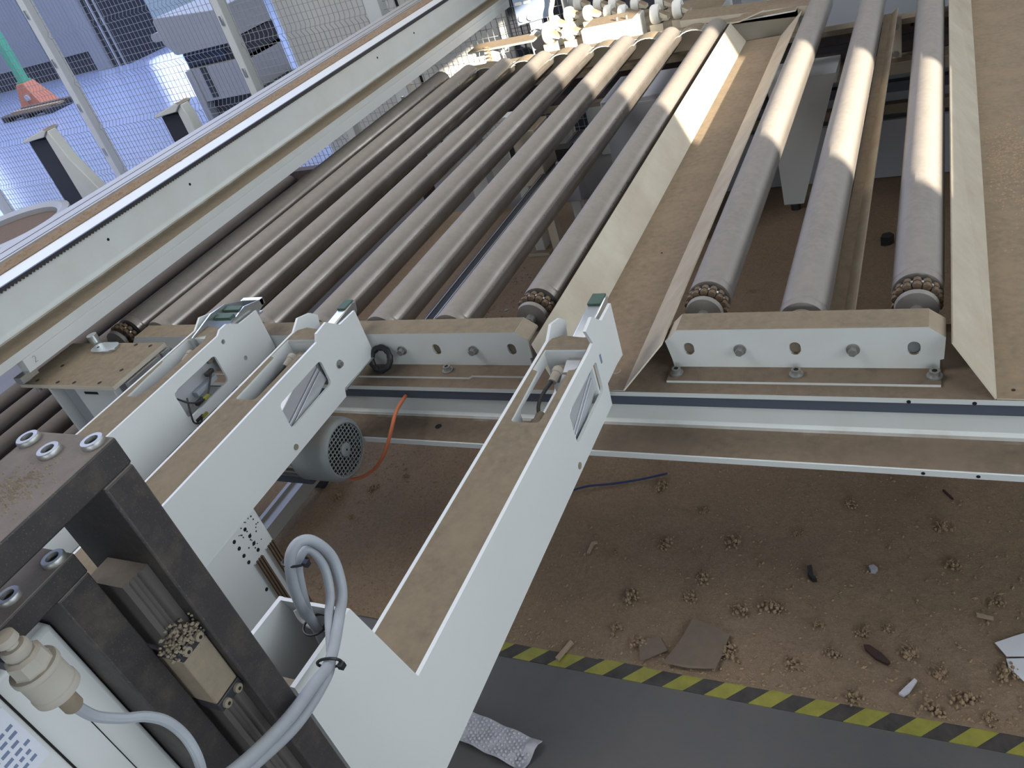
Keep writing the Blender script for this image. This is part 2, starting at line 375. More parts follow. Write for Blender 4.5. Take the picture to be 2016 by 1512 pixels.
def bracket(name, label, x0, x1, slots, bolts, base_bolts, cut0, cut1, step=None):
    t = thing(name, label, 'bracket', ((x0 + x1) / 2, 1.275, .6985))
    zt = .789; c = .024
    pl = [(x0 + .006, .722), (x0 - .002, .765), (x0 + c, zt), (x1 - c, zt), (x1 + .002, .768), (x1, .724), (x1 - .006, .722), (x1 - .006, .700), (x0 + .008, .700)]
    hs = [rrect(s - .010, s + .010, .7325, .7605, .0098) for s in slots]
    MB().prism(pl, 'y', 1.275, 1.281, hs).build('front_plate', 'white', t)
    MB().prism([(1.2752, zt), (1.2752, zt + .001), (1.333, zt + .001), (1.333, zt - .004), (1.281, zt - .004)], 'x', x0 + c, x1 - c).build('hood', 'white', t)
    for e, (xa, xb) in enumerate(((x0 - .002, x0 + c), (x1 - c, x1 + .002))):
        za, zb = (.765, zt) if e == 0 else (zt, .768)
        if (e == 0 and cut0) or (e == 1 and cut1):
            MB().add([(xa, 1.2755, za), (xb, 1.2755, zb + .001), (xb, 1.333, zb + .001), (xa, 1.333, za), (xa, 1.2755, za - .004), (xb, 1.2755, zb - .004), (xb, 1.333, zb - .004), (xa, 1.333, za - .004)],
                     [(0, 1, 2, 3), (7, 6, 5, 4), (0, 4, 5, 1), (1, 5, 6, 2), (2, 6, 7, 3), (3, 7, 4, 0)]).build('hood_corner', 'cream', t)
    if step: bp = [(x0 + .002, 1.229), (step, 1.229), (step + .006, 1.236), (x1 - .006, 1.236), (x1 - .006, 1.30), (x0 + .002, 1.30)]
    else: bp = [(x0 + .002, 1.229), (x1 - .004, 1.229), (x1 - .004, 1.30), (x0 + .002, 1.30)]
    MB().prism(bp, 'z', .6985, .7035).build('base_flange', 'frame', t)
    for s in slots:
        MB().cyl((s, 1.283, .7465), (s, 1.37, .7465), .016, 18).build('axle_end', 'tan' if s != slots[-1] or x1 < -.5 else 'grey', t)
    for b in bolts: bolt(t, (b, 1.275, .745), (0, -1, 0), .0078, .014)
    for b in base_bolts: bolt(t, (b, 1.252, .7035), (0, 0, 1), .0085, .013, hexa=False)
    return t
bracket('bearing_bracket', 'white bearing bracket with three slots and hood in front of three rollers', -.462, .018, [-.419, -.223, -.028], [-.322, -.125], [-.444, -.221, .004], True, True)
bracket('bearing_bracket', 'long white bearing bracket behind the lifting arms, in front of seven rollers', -1.995, -.762, [-1.96, -1.77, -1.575, -1.38, -1.19, -.996, -.805], [-1.86, -1.67, -1.475, -1.285, -1.09, -.9], [-1.9, -1.43, -.97], True, True, step=-.905)

# folded sheet troughs
t = thing('sheet_trough', 'folded cream sheet metal trough between the two roller groups', 'trough', (-.6, 1.2, .70))
A = [(-.735, 1.245, .781), (-.678, 1.199, .7005), (-.540, 1.199, .7005), (-.463, 1.248, .777)]
B = [(-.735, 3.46, .781), (-.682, 3.46, .7005), (-.548, 3.46, .7005), (-.468, 3.46, .777)]
def trough(t, A, B, n=40):
    # rounded folds
    for i, nm in ((0, 'left_wall'), (1, 'pan'), (2, 'right_wall')):
        if i + 1 >= len(A): continue
        rows = []
        for j in range(n + 1):
            k_ = j / n; rows.append([Vector(A[i]).lerp(Vector(B[i]), k_), Vector(A[i + 1]).lerp(Vector(B[i + 1]), k_)])
        MB().sheet(list(reversed(rows)), .003).build(nm, 'cream', t)
trough(t, A, B, 2)
MB().lathe([(.009, 0), (.0085, .001), (.003, .0015)], (-.573, 1.262, .7005), (0, 0, 1), 18).build('screw', 'cream', t)
hole(t, (-.585, 1.222, .7006), (0, 0, 1), .0025); hole(t, (-.60, 1.75, .7006), (0, 0, 1), .0025)
MB().prism([(-.735, 3.46), (-.70, 3.46), (-.62, 3.56), (-.70, 3.56)], 'z', .776, .781).build('end_tab', 'cream', t)
t = thing('sheet_trough', 'cream sheet metal trough at the right edge beside the last roller', 'trough', (.3, 1.2, .70))
trough(t, [(.030, 1.243, .781), (.094, 1.199, .7005), (.85, 1.199, .7005)], [(.030, 3.7, .781), (.102, 3.7, .7005), (.85, 3.7, .7005)], 2)
hole(t, (.118, 1.222, .7006), (0, 0, 1), .003)
random.seed(21); g = MB()
for i in range(700):
    x = random.gauss(.15, .03); y = random.gauss(2.12, .14); r = random.uniform(.0012, .0045)
    if x < .106: continue
    g.add([(x + r, y, .7005), (x, y + r * 1.5, .7005), (x - r, y, .7005), (x, y - r, .7005), (x + r * .2, y, .7005 + r * .7)], [(0, 1, 4), (1, 2, 4), (2, 3, 4), (3, 0, 4)])
tag(g.build('dust_crumbs', 'clump', t, angle=10), kind='stuff')
t = thing('guide_strip', 'thin folded beige strip running between two right hand rollers', 'strip', (-.155, 1.4, .69))
MB().sheet([[(-.182, 3.5, .700), (-.157, 3.5, .700)], [(-.182, 1.36, .700), (-.157, 1.36, .700)]], .003).build('flat', 'cream', t)
MB().sheet([[(-.157, 3.5, .700), (-.136, 3.5, .716)], [(-.157, 1.36, .700), (-.136, 1.36, .716)]], .003).build('lip', 'cream', t)
o = MB().box(-1.461, -1.405, 1.45, 3.4, .39, .45).build('linear_rail', 'darkmach', None, .003); tag(o, 'dark profile rail seen in the gap below the rollers', 'rail')
MB().box(-1.452, -1.447, 1.45, 3.4, .45, .453).build('rail_edge', 'zinc', o); MB().box(-1.42, -1.415, 1.45, 3.4, .45, .453).build('rail_edge', 'zinc', o)

# ------------------------------------------------------------------ lifting arms
def lifting_arm(label, Xr, zt, zb, tip, win, ynear, housing, k, dz):
    Xl = Xr - .10; t = thing('panel_lifter', label, 'machine arm', (Xr - .05, ynear, zb), 'lifting arms')
    top_near = [(ynear, zt)] if not housing else [(.438, zt), (.402, 1.024), (.30, 1.030)]
    poly = [(ynear, zb)] + tip + top_near
    wy0, wy1, wz0, wz1 = win; hs = [rrect(wy0, wy1, wz0, wz1, .010)]
    if k == 0: hs += [circ(1.137, .867, .006), circ(1.171, .796, .006)]
    sp = MB().prism(poly, 'x', Xr - .006, Xr, hs).build('side_plate', 'cleanwhite', t)
    polyl = [(ynear, zb), (1.13, zb), (1.15, zb + .05), (1.225, zb + .075), (1.245, zt - .012), (1.225, zt + .006), (1.185, zt + .018), (1.155, zt)] + top_near
    MB().prism(polyl, 'x', Xl, Xl + .006, [rrect(wy0, wy1, wz0, wz1, .010)] if k == 2 else []).build('side_plate', 'cleanwhite', t)
    sl = [(-.090, 1.127), (-.008, 1.127), (-.0075, 1.072), (-.010, 1.067), (-.021, 1.064), (-.022, .93), (-.024, .922), (-.030, .919), (-.070, .919), (-.0755, .923), (-.080, 1.060), (-.092, 1.066)]
    if k == 0: sl = [(-.090, 1.12), (-.04, 1.135), (-.03, 1.11), (-.03, .94), (-.045, .905), (-.075, .905), (-.085, 1.03), (-.092, 1.035)]
    tp = [(Xl + .006, ynear if not housing else .438), (Xr - .006, ynear if not housing else .438), (Xr - .006, 1.145), (Xr - .016, 1.166), (Xr - .036, 1.168), (Xr - .071, 1.175), (Xr - .090, 1.164), (Xl + .006, 1.145)]
    MB().prism(tp, 'z', zt - .005, zt - .0004, [[(Xr + a, b) for a, b in sl]]).build('top_plate', 'white', t)
    MB().box(Xl + .006, Xr - .006, ynear, 1.10, zb, zb + .005).build('bottom_plate', 'cleanwhite', t)
    MB().box(Xl + .006, Xr - .006, 1.128, 1.134, zb + .03, zt - .004).build('end_wall', 'cleanwhite', t)
    # zinc lever with green pads
    lv = [(1.13, .795), (1.27, .805), (1.305, .832), (1.312, .852), (1.29, .857), (1.16, .848)]
    lv = [(y, z + dz * .25) for y, z in lv]
    a, b = ((-.052, -.022) if k == 2 else (-.055, -.03) if k == 1 else (-.075, -.012))
    if k == 0:
        MB().prism([(1.12, .845), (1.25, .845), (1.31, .868), (1.31, .873), (1.25, .90), (1.20, .905), (1.12, .889)], 'x', Xr + a, Xr + a + .004).build('lever', 'zinc', t)
        l2 = MB().prism([(1.16, .845), (1.25, .845), (1.31, .862), (1.314, .875), (1.25, .892), (1.18, .88)], 'x', Xr + b - .004, Xr + b).build('lever', 'zinc', t)
        MB().box(Xr + a + .004, Xr + b - .004, 1.10, 1.30, .845, .849).build('lever_web', 'zinc', t)
        for yy in (1.235, 1.20): MB().box(Xr + a + .006, Xr + b - .006, yy, yy + .018, .885, .893).build('pad', 'green', t)
        MB().box(Xr + a, Xr + b, 1.302, 1.315, .862, .878).build('lever_tip', 'zinc', t)
    else:
        MB().prism(lv, 'x', Xr + a, Xr + b).build('lever', 'zinc', t, .003)
        MB().box(Xr + a + .001, Xr + b - .001, 1.268, 1.306, .8555 + dz * .25, .860 + dz * .25).build('pad', 'green', t, .001)
    # actuator inside the arm, seen through the side window
    cy, cz = (wy0 + wy1) / 2, (wz0 + wz1) / 2
    if k > 0:
        ac = MB()
        for a_, b_ in ((-.037, -.009), (-.005, .002), (.006, .037)): ac.box(Xr - .05, Xr - .012, -.085, .085, a_, b_)
        ac.box(Xr - .05, Xr - .020, -.085, .085, -.03, .03)
        ac.rot(Matrix.Translation((0, cy - .01, cz - .012)) @ Matrix.Rotation(math.radians(17), 4, 'X'))
        p = ac.build('actuator', 'alu', t, .001)
        ec = MB(); ec.box(Xr - .046, Xr - .016, -.098, -.082, -.036, .036).box(Xr - .046, Xr - .016, .082, .096, -.036, .036)
        ec.rot(Matrix.Translation((0, cy - .01, cz - .012)) @ Matrix.Rotation(math.radians(17), 4, 'X')); ec.build('end_block', 'grey', p, .001)
    else:
        p = MB().box(Xr - .06, Xr - .03, -.10, .08, -.03, .03).rot(Matrix.Translation((0, cy, cz)) @ Matrix.Rotation(math.radians(13), 4, 'X')).build('actuator', 'alu', t, .002)
        MB().box(Xr - .028, Xr - .014, 1.015, 1.085, .80, .812).rot(Matrix.Identity(4)).build('sensor', 'cable', t, .001)
        for pts in ([(Xr - .012, .985, .82), (Xr + .006, .962, .80), (Xr + .008, .955, .775), (Xr + .004, .975, .762), (Xr - .01, 1.0, .775)],
                    [(Xr - .02, .965, .835), (Xr + .002, .975, .815), (Xr + .004, 1.0, .80), (Xr - .004, 1.03, .795), (Xr - .012, 1.075, .825)]):
            MB().tube(spline(pts), .0022, 6).build('cable', 'blackcable', t)
        for c_ in ((Xr - .006, 1.005, .795), (Xr - .004, .978, .768), (Xr - .012, 1.07, .828)): MB().box(c_[0] - .006, c_[0] + .005, c_[1] - .012, c_[1] + .012, c_[2] - .005, c_[2] + .005).build('plug', 'black', t, .002)
        MB().box(Xr - .002, Xr + .006, 1.012, 1.028, .793, .799).build('cable_tag', 'yellow', t); MB().box(Xr, Xr + .006, .984, 1.0, .764, .77).build('cable_tag', 'yellow', t)
    # cylinder, fitting and hose under the top slot
    cx = Xr - .050
    MB().lathe([(.006, 0), (.013, .003), (.013, .03), (.010, .033), (.010, .05)], (cx - .004, .935, zt - .045), (0, 1, .12), 16).build('cylinder', 'tan', t)
    MB().lathe([(.008, 0), (.008, .02), (.0095, .021), (.0095, .03), (.006, .034)], (cx - .004, 1.055, zt - .020), (.1, 1, .25), 14).build('fitting', 'beige', t)
    MB().tube(spline([(cx - .004, .975, zt - .035), (cx - .012, 1.0, zt - .028), (cx - .012, 1.03, zt - .024), (cx - .004, 1.06, zt - .018)]), .0035, 8).build('hose', 'blackcable', t)
    MB().box(cx - .02, cx + .03, 1.09, 1.12, zt - .05, zt - .028).build('fitting_block', 'tan', t, .002)
    if k > 0:
        MB().cyl((Xr, .951 - .017 + (.034 if k == 2 else 0), zb + .017), (Xr + .0015, .951 - .017 + (.034 if k == 2 else 0), zb + .017), .0065, 16).build('plug', 'tan', t)
    if k == 1:
        bolt(t, (Xr, 1.147, .798), (1, 0, 0), .0065, .008)
        MB().prism([(1.13, .738), (1.27, .738), (1.285, .752), (1.285, .756), (1.268, .742), (1.13, .742)], 'x', Xr - .05, Xr + .004).build('skid', 'zinc', t)
    if k == 2:
        MB().box(Xr, Xr + .001, 1.157, 1.163, .796, .815).build('scratch', 'chalk', t)
    if housing:
        # upright box at the elbow: front and inner walls, open top
        MB().add([(Xl + .006, .4378, zt - .01), (Xr - .006, .4378, zt - .01), (Xr - .006, .4015, 1.024), (Xl + .006, .4015, 1.024), (Xl + .006, .433, zt - .01), (Xr - .006, .433, zt - .01), (Xr - .006, .397, 1.024), (Xl + .006, .397, 1.024)],
                 [(0, 1, 2, 3), (7, 6, 5, 4), (0, 4, 5, 1), (1, 5, 6, 2), (2, 6, 7, 3), (3, 7, 4, 0)]).build('front_wall', 'cleanwhite', t)
        MB().box(Xl + .006, Xr - .006, .3, .306, zb, .98).build('back_wall', 'cleanwhite', t)
        MB().tube(spline([(Xl + .022, .396, 1.012), (Xl + .028, .392, 1.0), (Xl + .045, .390, .993), (Xl + .06, .392, .992)]), .003, 6).build('cable_lip', 'cleanwhite', t)
        MB().box(Xr - .05, Xr - .004, .300, .322, .95, 1.006).build('lug', 'tan', t, .004)
        hole(t, (Xr - .02, .3005, .99), (0, -1, 0), .006)
    return t
A3 = [(1.16, .696), (1.164, .744), (1.227, .744), (1.264, .740), (1.264, .862), (1.204, .862), (1.167, .894), (1.128, .889), (1.145, .852), (1.12, .85)]
lifting_arm('white lifting arm standing alone on the right with an open cable box at its elbow', -.552, .85, .694, A3, (.984, 1.139, .747, .817), .30, True, 2, 0)
A2 = [(1.124, .725), (1.131, .743), (1.264, .741), (1.262, .864), (1.2, .867), (1.165, .897), (1.125, .894), (1.115, .879)]
lifting_arm('middle white lifting arm with grey fan motor below its tip', -1.165, .878, .725, A2, (.948, 1.102, .779, .842), .33, False, 1, .027)
A1 = [(1.268, .758), (1.268, .869), (1.204, .873), (1.17, .895), (1.145, .895), (1.132, .887)]
lifting_arm('left white lifting arm with black sensor cables hanging from its side window', -1.465, .887, .758, A1, (.955, 1.098, .785, .858), .33, False, 0, .037)
t = thing('arm_carriage', 'white cross beam joining the rear ends of the lifting arms', 'beam', (-1.1, .36, .5))
MB().box(-1.65, -.66, .31, .37, .60, .69).build('beam', 'white', t, .004)
MB().box(-.66, -.54, .31, .37, .60, .69).build('beam_end', 'white', t, .004)
for x in (-1.6, -.6): MB().box(x - .04, x + .04, .31, .37, 0, .60).build('leg', 'white', t, .004)
for x, z1 in ((-1.215, .725), (-1.515, .758)): MB().box(x - .045, x + .045, .33, .37, .69, z1).build('riser', 'white', t)

# perforated lower column under the middle arm
t = thing('perforated_column', 'white perforated column with ribbed strips below the lifting arms', 'column', (-1.27, .72, 0))
cb = MB().box(-1.34, -1.2, .62, .80, .10, .70).build('post', 'cleanwhite', t, .006)
MB().box(-1.36, -1.19, .60, .82, 0, .10).build('foot', 'white', t)
for y, z in ((.756, .68), (.757, .66), (.722, .681), (.723, .661), (.756, .64), (.723, .64), (.724, .62), (.756, .621), (.724, .538)): hole(t, (-1.2, y, z), (1, 0, 0), .0042, n=10)
for i in range(26):
    y = random.uniform(.735, .795); z = random.uniform(.63, .695); hole(t, (-1.2, y, z), (1, 0, 0), random.uniform(.001, .002), n=6)
for y0, z1 in ((.738, .606), (.778, .608)):
    for i in range(3):
        MB().box(-1.2, -1.194, y0 + i * .007, y0 + .004 + i * .007, .3, z1).build('rib', 'rust', t)
    MB().box(-1.2, -1.196, y0 - .008, y0 - .002, .3, z1).build('ribbed_strip', 'zinc', t)
o = MB().prism([(-1.90, .05), (-1.835, .05), (-1.835, .10), (-1.845, .10), (-1.845, .09), (-1.885, .09), (-1.885, .10), (-1.90, .10)], 'y', .9, 1.6).build('floor_profile', 'dulledge')
tag(o, 'aluminium profile lying low on the floor under the arms', 'profile')
MB().prism([(-1.89, 0.0), (-1.845, 0.0), (-1.845, .05), (-1.89, .05)], 'y', 1.0, 1.04).build('support', 'darkmach', o); MB().prism([(-1.89, 0.0), (-1.845, 0.0), (-1.845, .05), (-1.89, .05)], 'y', 1.5, 1.54).build('support', 'darkmach', o)

# ------------------------------------------------------------------ motor
mx, my, mz = -1.162, 1.05, .632
t = thing('fan_motor', 'grey electric motor with round slotted fan cowl below the middle arm', 'motor', (mx - .1, my, mz))
MB().lathe([(.056, -.10), (.074, -.10), (.074, -.018), (.071, -.006), (.064, 0), (.0605, 0), (.0605, -.004), (.058, -.004)], (mx, my, mz), (1, 0, 0), 40, cap=False).build('cowl', 'grey', t, angle=40)
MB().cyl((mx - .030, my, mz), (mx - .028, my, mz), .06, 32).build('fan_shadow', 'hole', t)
g = MB(); rr = .0605
n = 9
for s_ in (1, -1):
    for i in range(-n, n + 1):
        c0 = i * .0098; h = rr ** 2 - c0 ** 2
        if h <= 0: continue
        h = math.sqrt(h); e = Vector((0, math.cos(math.radians(92)) , math.sin(math.radians(92)))) if s_ > 0 else Vector((0, math.cos(math.radians(2)), math.sin(math.radians(2))))
        nn = Vector((0, -e.z, e.y)); cpt = Vector((mx - .003, my, mz)) + nn * c0
        g.tube([cpt - e * h, cpt + e * h], .0014, 4)
g.build('grille', 'grey', t)
MB().lathe([(.0, 0), (.016, 0), (.016, .004), (.012, .006), (.0, .006)], (mx - .004, my, mz), (1, 0, 0), 24).build('hub', 'grey', t)
hole(t, (mx + .0022, my, mz), (1, 0, 0), .0025)
MB().cyl((mx - .26, my, mz), (mx - .09, my, mz), .056, 28).build('body', 'grey', t)
for i in range(24):
    a = 2 * PI * i / 24
    f_ = MB().box(mx - .25, mx - .10, -.0018, .0018, .052, .070); f_.rot(Matrix.Translation((0, my, mz)) @ Matrix.Rotation(a, 4, 'X')); f_.build('fin', 'alu' if 10 < i < 22 else 'grey', t)
MB().box(mx - .25, mx - .12, my - .03, my + .03, mz - .095, mz - .06).build('terminal_box', 'strip', t, .006)
MB().cyl((mx - .34, my, mz), (mx - .26, my, mz), .068, 28).build('gearbox', 'grey', t, .004)
MB().box(mx - .33, mx - .27, my - .02, 1.14, mz - .11, mz - .065).build('mount', 'darkmach', t)
op = [(-1.063, 1.192, .676), (-1.05, 1.13, .683), (-1.045, 1.085, .666), (-1.067, 1.065, .623), (-1.112, 1.062, .573), (-1.163, 1.06, .540), (-1.207, 1.06, .527), (-1.245, 1.055, .538)]
o = MB().tube(spline(op), .0042, 8).build('orange_cable', 'orange'); tag(o, 'orange cable curving from the beam down to the motor', 'cable')
# black ring on the frame
ring = [Vector((-1.142, 1.252, .7355)) + Vector((1, 0, 0)) * .0265 * math.cos(a) + Vector((0, .55, .83)).normalized() * .0265 * math.sin(a) for a in [2 * PI * i / 28 for i in range(28)]]
o = MB().tube(ring, [.0072 + .0009 * math.sin(i * 2.1) for i in range(28)], 10, closed=True).build('black_ring', 'black'); tag(o, 'black rubber ring leaning against the bracket beside the middle arm', 'ring')

# ------------------------------------------------------------------ rack beam
t = thing('rack_beam', 'long white gantry beam with toothed rack running along the left of the rollers', 'beam', (-2.15, 2.5, .85))
YA, YB = .3, 4.34
MB().prism([(-2.07, .8495), (-2.066, .888), (-2.07, .889), (-2.10, .889), (-2.10, .85)], 'y', 1.03, YB).build('lower_band', 'cleanwhite', t)
MB().prism([(-2.068, .889), (-2.064, .913), (-2.15, .913), (-2.15, .889)], 'y', .2, YB).build('ledge', 'white', t)
fl = [(-2.148 - .022 * math.sin(a), .935 - .022 * math.cos(a)) for a in [PI / 2 * i / 6 for i in range(7)]]
MB().prism([(-2.20, .90)] + [(-2.148, .912)] + fl + [(-2.17, 1.03), (-2.20, 1.03)], 'y', YA, YB).build('web', 'white', t, angle=50)
MB().prism([(-2.159, 1.028), (-2.159, 1.041), (-2.46, 1.041), (-2.46, 1.028)], 'y', YA, YB).build('top_plate', 'cleanwhite', t)
MB().box(-2.46, -2.44, YA, YB, .85, 1.03).build('back_plate', 'white', t)
MB().box(-2.328, -2.245, YA, YB, 1.041, 1.044).build('dust_bed', 'dust', t)
MB().box(-2.46, -2.335, YA, YB, 1.041, 1.047).build('guide_rail', 'dulledge', t)
for x in (-2.352, -2.408): MB().box(x - .002, x + .002, YA, YB, 1.047, 1.0475).build('rail_groove', 'hole', t)
MB().box(-2.158, -2.1485, YA, YB, 1.0335, 1.0414).build('rack_bar', 'rack', t)
g = MB(); y = YA
while y < YB - .013:
    g.add([(-2.1485, y, 1.0336), (-2.1485, y + .012, 1.0336), (-2.1485, y + .006, 1.0272), (-2.158, y, 1.0336), (-2.158, y + .012, 1.0336), (-2.158, y + .006, 1.0272)], [(0, 1, 2), (5, 4, 3), (0, 3, 4, 1), (1, 4, 5, 2), (2, 5, 3, 0)]); y += .012
g.build('rack_teeth', 'rack', t)
for y in (1.503, 1.875, 3.133, 3.482): hole(t, (-2.17, y, .985), (1, 0, 0), .0045)
g = MB()
for i in range(900):
    y = random.uniform(.9, 3.9); x = random.gauss(-2.285, .022); r = random.uniform(.002, .006); z = 1.044
    if not -2.33 < x < -2.24: continue
    g.add([(x + r, y, z), (x, y + r * 1.6, z), (x - r, y, z), (x, y - r, z), (x, y, z + r)], [(0, 1, 4), (1, 2, 4), (2, 3, 4), (3, 0, 4)])
tag(g.build('dust_heap', 'clump', t, angle=10), kind='stuff')
# handwritten 2 on the end of the lower band
c = [(0, .9), (.25, 1.0), (.5, .9), (.55, .7), (.35, .4), (.05, .05), (.3, .08), (.6, .0)]
MB().tube(spline([(-2.0665 + .0006, 1.055 + u * .014, .863 + v_ * .018) for u, v_ in c], 4), .0006, 4).build('handwritten_mark', 'chalk', t)
for y in (1.03, ):
    MB().box(-2.10, -2.072, 1.0, 1.05, .835, .853).build('end_shim', 'zinc', t)

# plate and post beneath the rack beam
t = thing('mounting_plate', 'grey steel mounting plate on a white post beside the left arm', 'plate', (-1.95, 1.1, 0))
MB().box(-2.13, -1.762, 1.018, 1.205, .808, .820).build('plate', 'white', t, .001)
MB().box(-2.13, -1.762, 1.0172, 1.0182, .809, .8195).build('plate_edge', 'cream', t)
MB().box(-1.763, -1.7612, 1.018, 1.205, .809, .8195).build('plate_edge', 'cream', t)
for x, y in ((-2.075, 1.035), (-1.985, 1.03), (-1.92, 1.03), (-1.825, 1.032), (-1.80, 1.085), (-1.86, 1.195), (-1.80, 1.19), (-2.05, 1.10)): hole(t, (x, y, .820), (0, 0, 1), .0055)
MB().box(-2.02, -1.80, 1.05, 1.108, 0, .808).build('post', 'greymach', t)
MB().box(-1.94, -1.79, 1.03, 1.05, 0, .808).build('post_face', 'cleanwhite', t, .002)
MB().box(-2.045, -2.035, 1.03, 1.108, 0, .808).build('post_flange', 'cleanwhite', t)
MB().box(-1.905, -1.855, 1.0285, 1.0305, .785, .792).build('slot', 'hole', t)
for x, z in ((-1.87, .70), (-1.83, .74), (-1.9, .66)): hole(t, (x, 1.03, z), (0, -1, 0), .0025)
bolt(t, (-2.10, 1.03, .820), (0, 0, 1), .010, .026, washer=False); MB().cyl((-2.085, 1.03, .79), (-2.085, 1.03, .808), .006, 10).build('stud', 'bolt', t)
MB().cyl((-2.02, 1.20, .82), (-2.02, 1.20, .85), .014, 14).build('standoff', 'zinc', t)
MB().prism(rrect(-1.765, -1.752, 1.05, 1.16, .003), 'z', .785, .806).build('roller_shoe', 'zinc', t); MB().prism(rrect(-1.765, -1.752, 1.175, 1.2, .003), 'z', .785, .806).build('roller_shoe', 'zinc', t)
o = MB().prism(rrect(-2.005, -1.915, 1.155, 1.20, .021, 6), 'z', .820, .826).build('link_plate', 'zinc'); tag(o, 'rounded oval link plate lying on the grey mounting plate', 'link plate')
MB().cyl((-1.985, 1.176, .826), (-1.985, 1.176, .8263), .004, 12).build('mark', 'hole', o)
for i in range(9): MB().cyl((-1.95 + i * .005, 1.156 + i * .0012, .826), (-1.95 + i * .005, 1.156 + i * .0012, .828), .003, 8).build('stud', 'alu', o)

# ------------------------------------------------------------------ black steel frame in the foreground
t = thing('steel_stand', 'dusty black steel frame with bolted top bar in the lower left corner', 'frame', (-.54, .25, 0))
tb = MB().box(-.588, -.5, -.05, .27, 1.362, 1.386).build('top_bar', 'blacksteel', t, .002)
MB().box(-.588, -.5, .242, .2695, 0, 1.3617).build('upright', 'blacksteel', t, .002)
def ringbolt(p, parent):
    b = MB().lathe([(.0085, 0), (.0085, .003), (.0078, .004), (.0048, .004), (.0045, .0005), (.0, .0005)], p, (0, 0, 1), 24).build('bolt', 'bolt', parent)
    MB().cyl(Vector(p) + Vector((0, 0, .0006)), Vector(p) + Vector((0, 0, .0012)), .0044, 6).build('socket', 'hole', b)
for x, y in ((-.581, .259), (-.545, .249), (-.512, .261), (-.56, .20)): ringbolt((x, y, 1.386), t)
g = MB()
for i in range(260):
    x = random.gauss(-.538, .012); y = random.gauss(.213, .013); r = random.uniform(.0008, .0016)
    g.add([(x + r, y, 1.386), (x, y + r, 1.386), (x - r, y, 1.386), (x, y - r, 1.386), (x, y, 1.386 + r)], [(0, 1, 4), (1, 2, 4), (2, 3, 4), (3, 0, 4)])
tag(g.build('dust_grains', 'tan', t, angle=10), kind='stuff')
t = thing('steel_stand', 'smaller black steel frame in front of the white cabinet with tan dust on it', 'frame', (-.55, .19, 0))
MB().box(-.60, -.53, -.05, .213, 1.307, 1.326).build('top_bar', 'blacksteel', t, .0015)
MB().box(-.60, -.53, .184, .2125, 0, 1.3068).build('upright', 'blacksteel', t, .0015)
for x, y in ((-.540, .204), (-.546, .170)): ringbolt((x, y, 1.326), t)
t = thing('slide_rail', 'dust caked vertical slide rail with tan carriage between the black uprights', 'slide rail', (-.54, .23, .6))
MB().prism([(-.560, .2185), (-.518, .2185), (-.515, .222), (-.518, .225), (-.518, .228), (-.515, .2305), (-.518, .233), (-.515, .236), (-.515, .2418), (-.560, .2418)], 'z', .6, 1.284).build('rail', 'railgrey', t)
cg = MB().box(-.556, -.508, .2145, .2415, 1.147, 1.203).build('carriage', 'tan', t, .0015)
MB().box(-.556, -.507, .2145, .2415, 1.203, 1.213).build('wiper', 'rack', cg, .001); MB().box(-.556, -.507, .2145, .2415, 1.137, 1.147).build('wiper', 'rack', cg, .001)
for y, z in ((.221, 1.209), (.235, 1.209), (.221, 1.141), (.235, 1.141)):
    b = MB().lathe([(.0042, 0), (.004, .0025), (.0025, .003)], (-.507, y, z), (1, 0, 0), 14).build('screw', 'tan', t); hole(t, (-.5042, y, z), (1, 0, 0), .0015)
g = MB()
for i in range(320):
    p = Vector((random.uniform(-.518, -.505), random.gauss(.227, .008), random.gauss(1.217, .006))); r = random.uniform(.0008, .0022)
    g.lathe([(.0, -r), (r, 0), (.0, r)], p, (random.random(), random.random(), 1), 5)
tag(g.build('dust_cake', 'tan', t, angle=10), kind='stuff')

# white cabinet with label, fitting and hose
t = thing('cabinet', 'white cabinet with a printed label in the bottom left corner', 'cabinet', (-.65, .05, 0))
MB().box(-.75, -.562, -.30, .183, .55, 1.280).build('body', 'cleanwhite', t, .004)
MB().box(-.563, -.5605, .129, .1305, .56, 1.275).build('seam', 'hole', t); MB().box(-.5622, -.5612, .158, .1586, .56, 1.24).build('seam', 'hole', t)
lb = MB().box(-.562, -.5612, .085, .126, 1.205, 1.262).build('label', 'label', t)
random.seed(11)
for r_ in range(6):
    z = 1.245 - r_ * .0065; y = .088
    while y < .119:
        w_ = random.uniform(.0025, .007); MB().box(-.5612, -.5608, y, min(y + w_, .123), z, z + .0026).build('print', 'chalk', lb); y += w_ + .0022
MB().prism(circ(.098, 1.256, .0045, 16), 'x', -.5612, -.5608).build('emblem', 'chalk', lb)
MB().box(-.75, -.60, -.3, .19, 0, .55).build('plinth', 'darkmach', t)
t = thing('air_fitting', 'dusty beige pneumatic valve fitting with knob and hose connector', 'fitting', (-.48, .134, 1.30))
dirn = Vector((0, .02, -1)).normalized(); o_ = Vector((-.48, .133, 1.352))
MB().lathe([(.0, 0), (.0065, .001), (.0068, .006), (.004, .008), (.004, .010)], o_, dirn, 18).build('knob', 'beige', t)
MB().lathe([(.007, .010), (.0085, .012), (.0085, .016), (.0072, .018)], o_, dirn, 18).build('lock_ring', 'beige', t)
MB().lathe([(.009, .018), (.0115, .020), (.0118, .029), (.0125, .030)], o_, dirn, 8).build('nut', 'beige', t)
MB().lathe([(.0145, .030), (.0150, .031), (.0150, .034), (.0138, .035), (.0138, .050), (.0145, .051), (.0145, .056), (.008, .058)], o_, dirn, 32).build('body', 'beige', t)
MB().lathe([(.0062, .057), (.0062, .073), (.0050, .075)], o_, dirn, 20).build('connector', 'tan', t)
MB().box(-.562, -.478, .128, .140, 1.318, 1.328).build('mount_bar', 'darkmach', t)
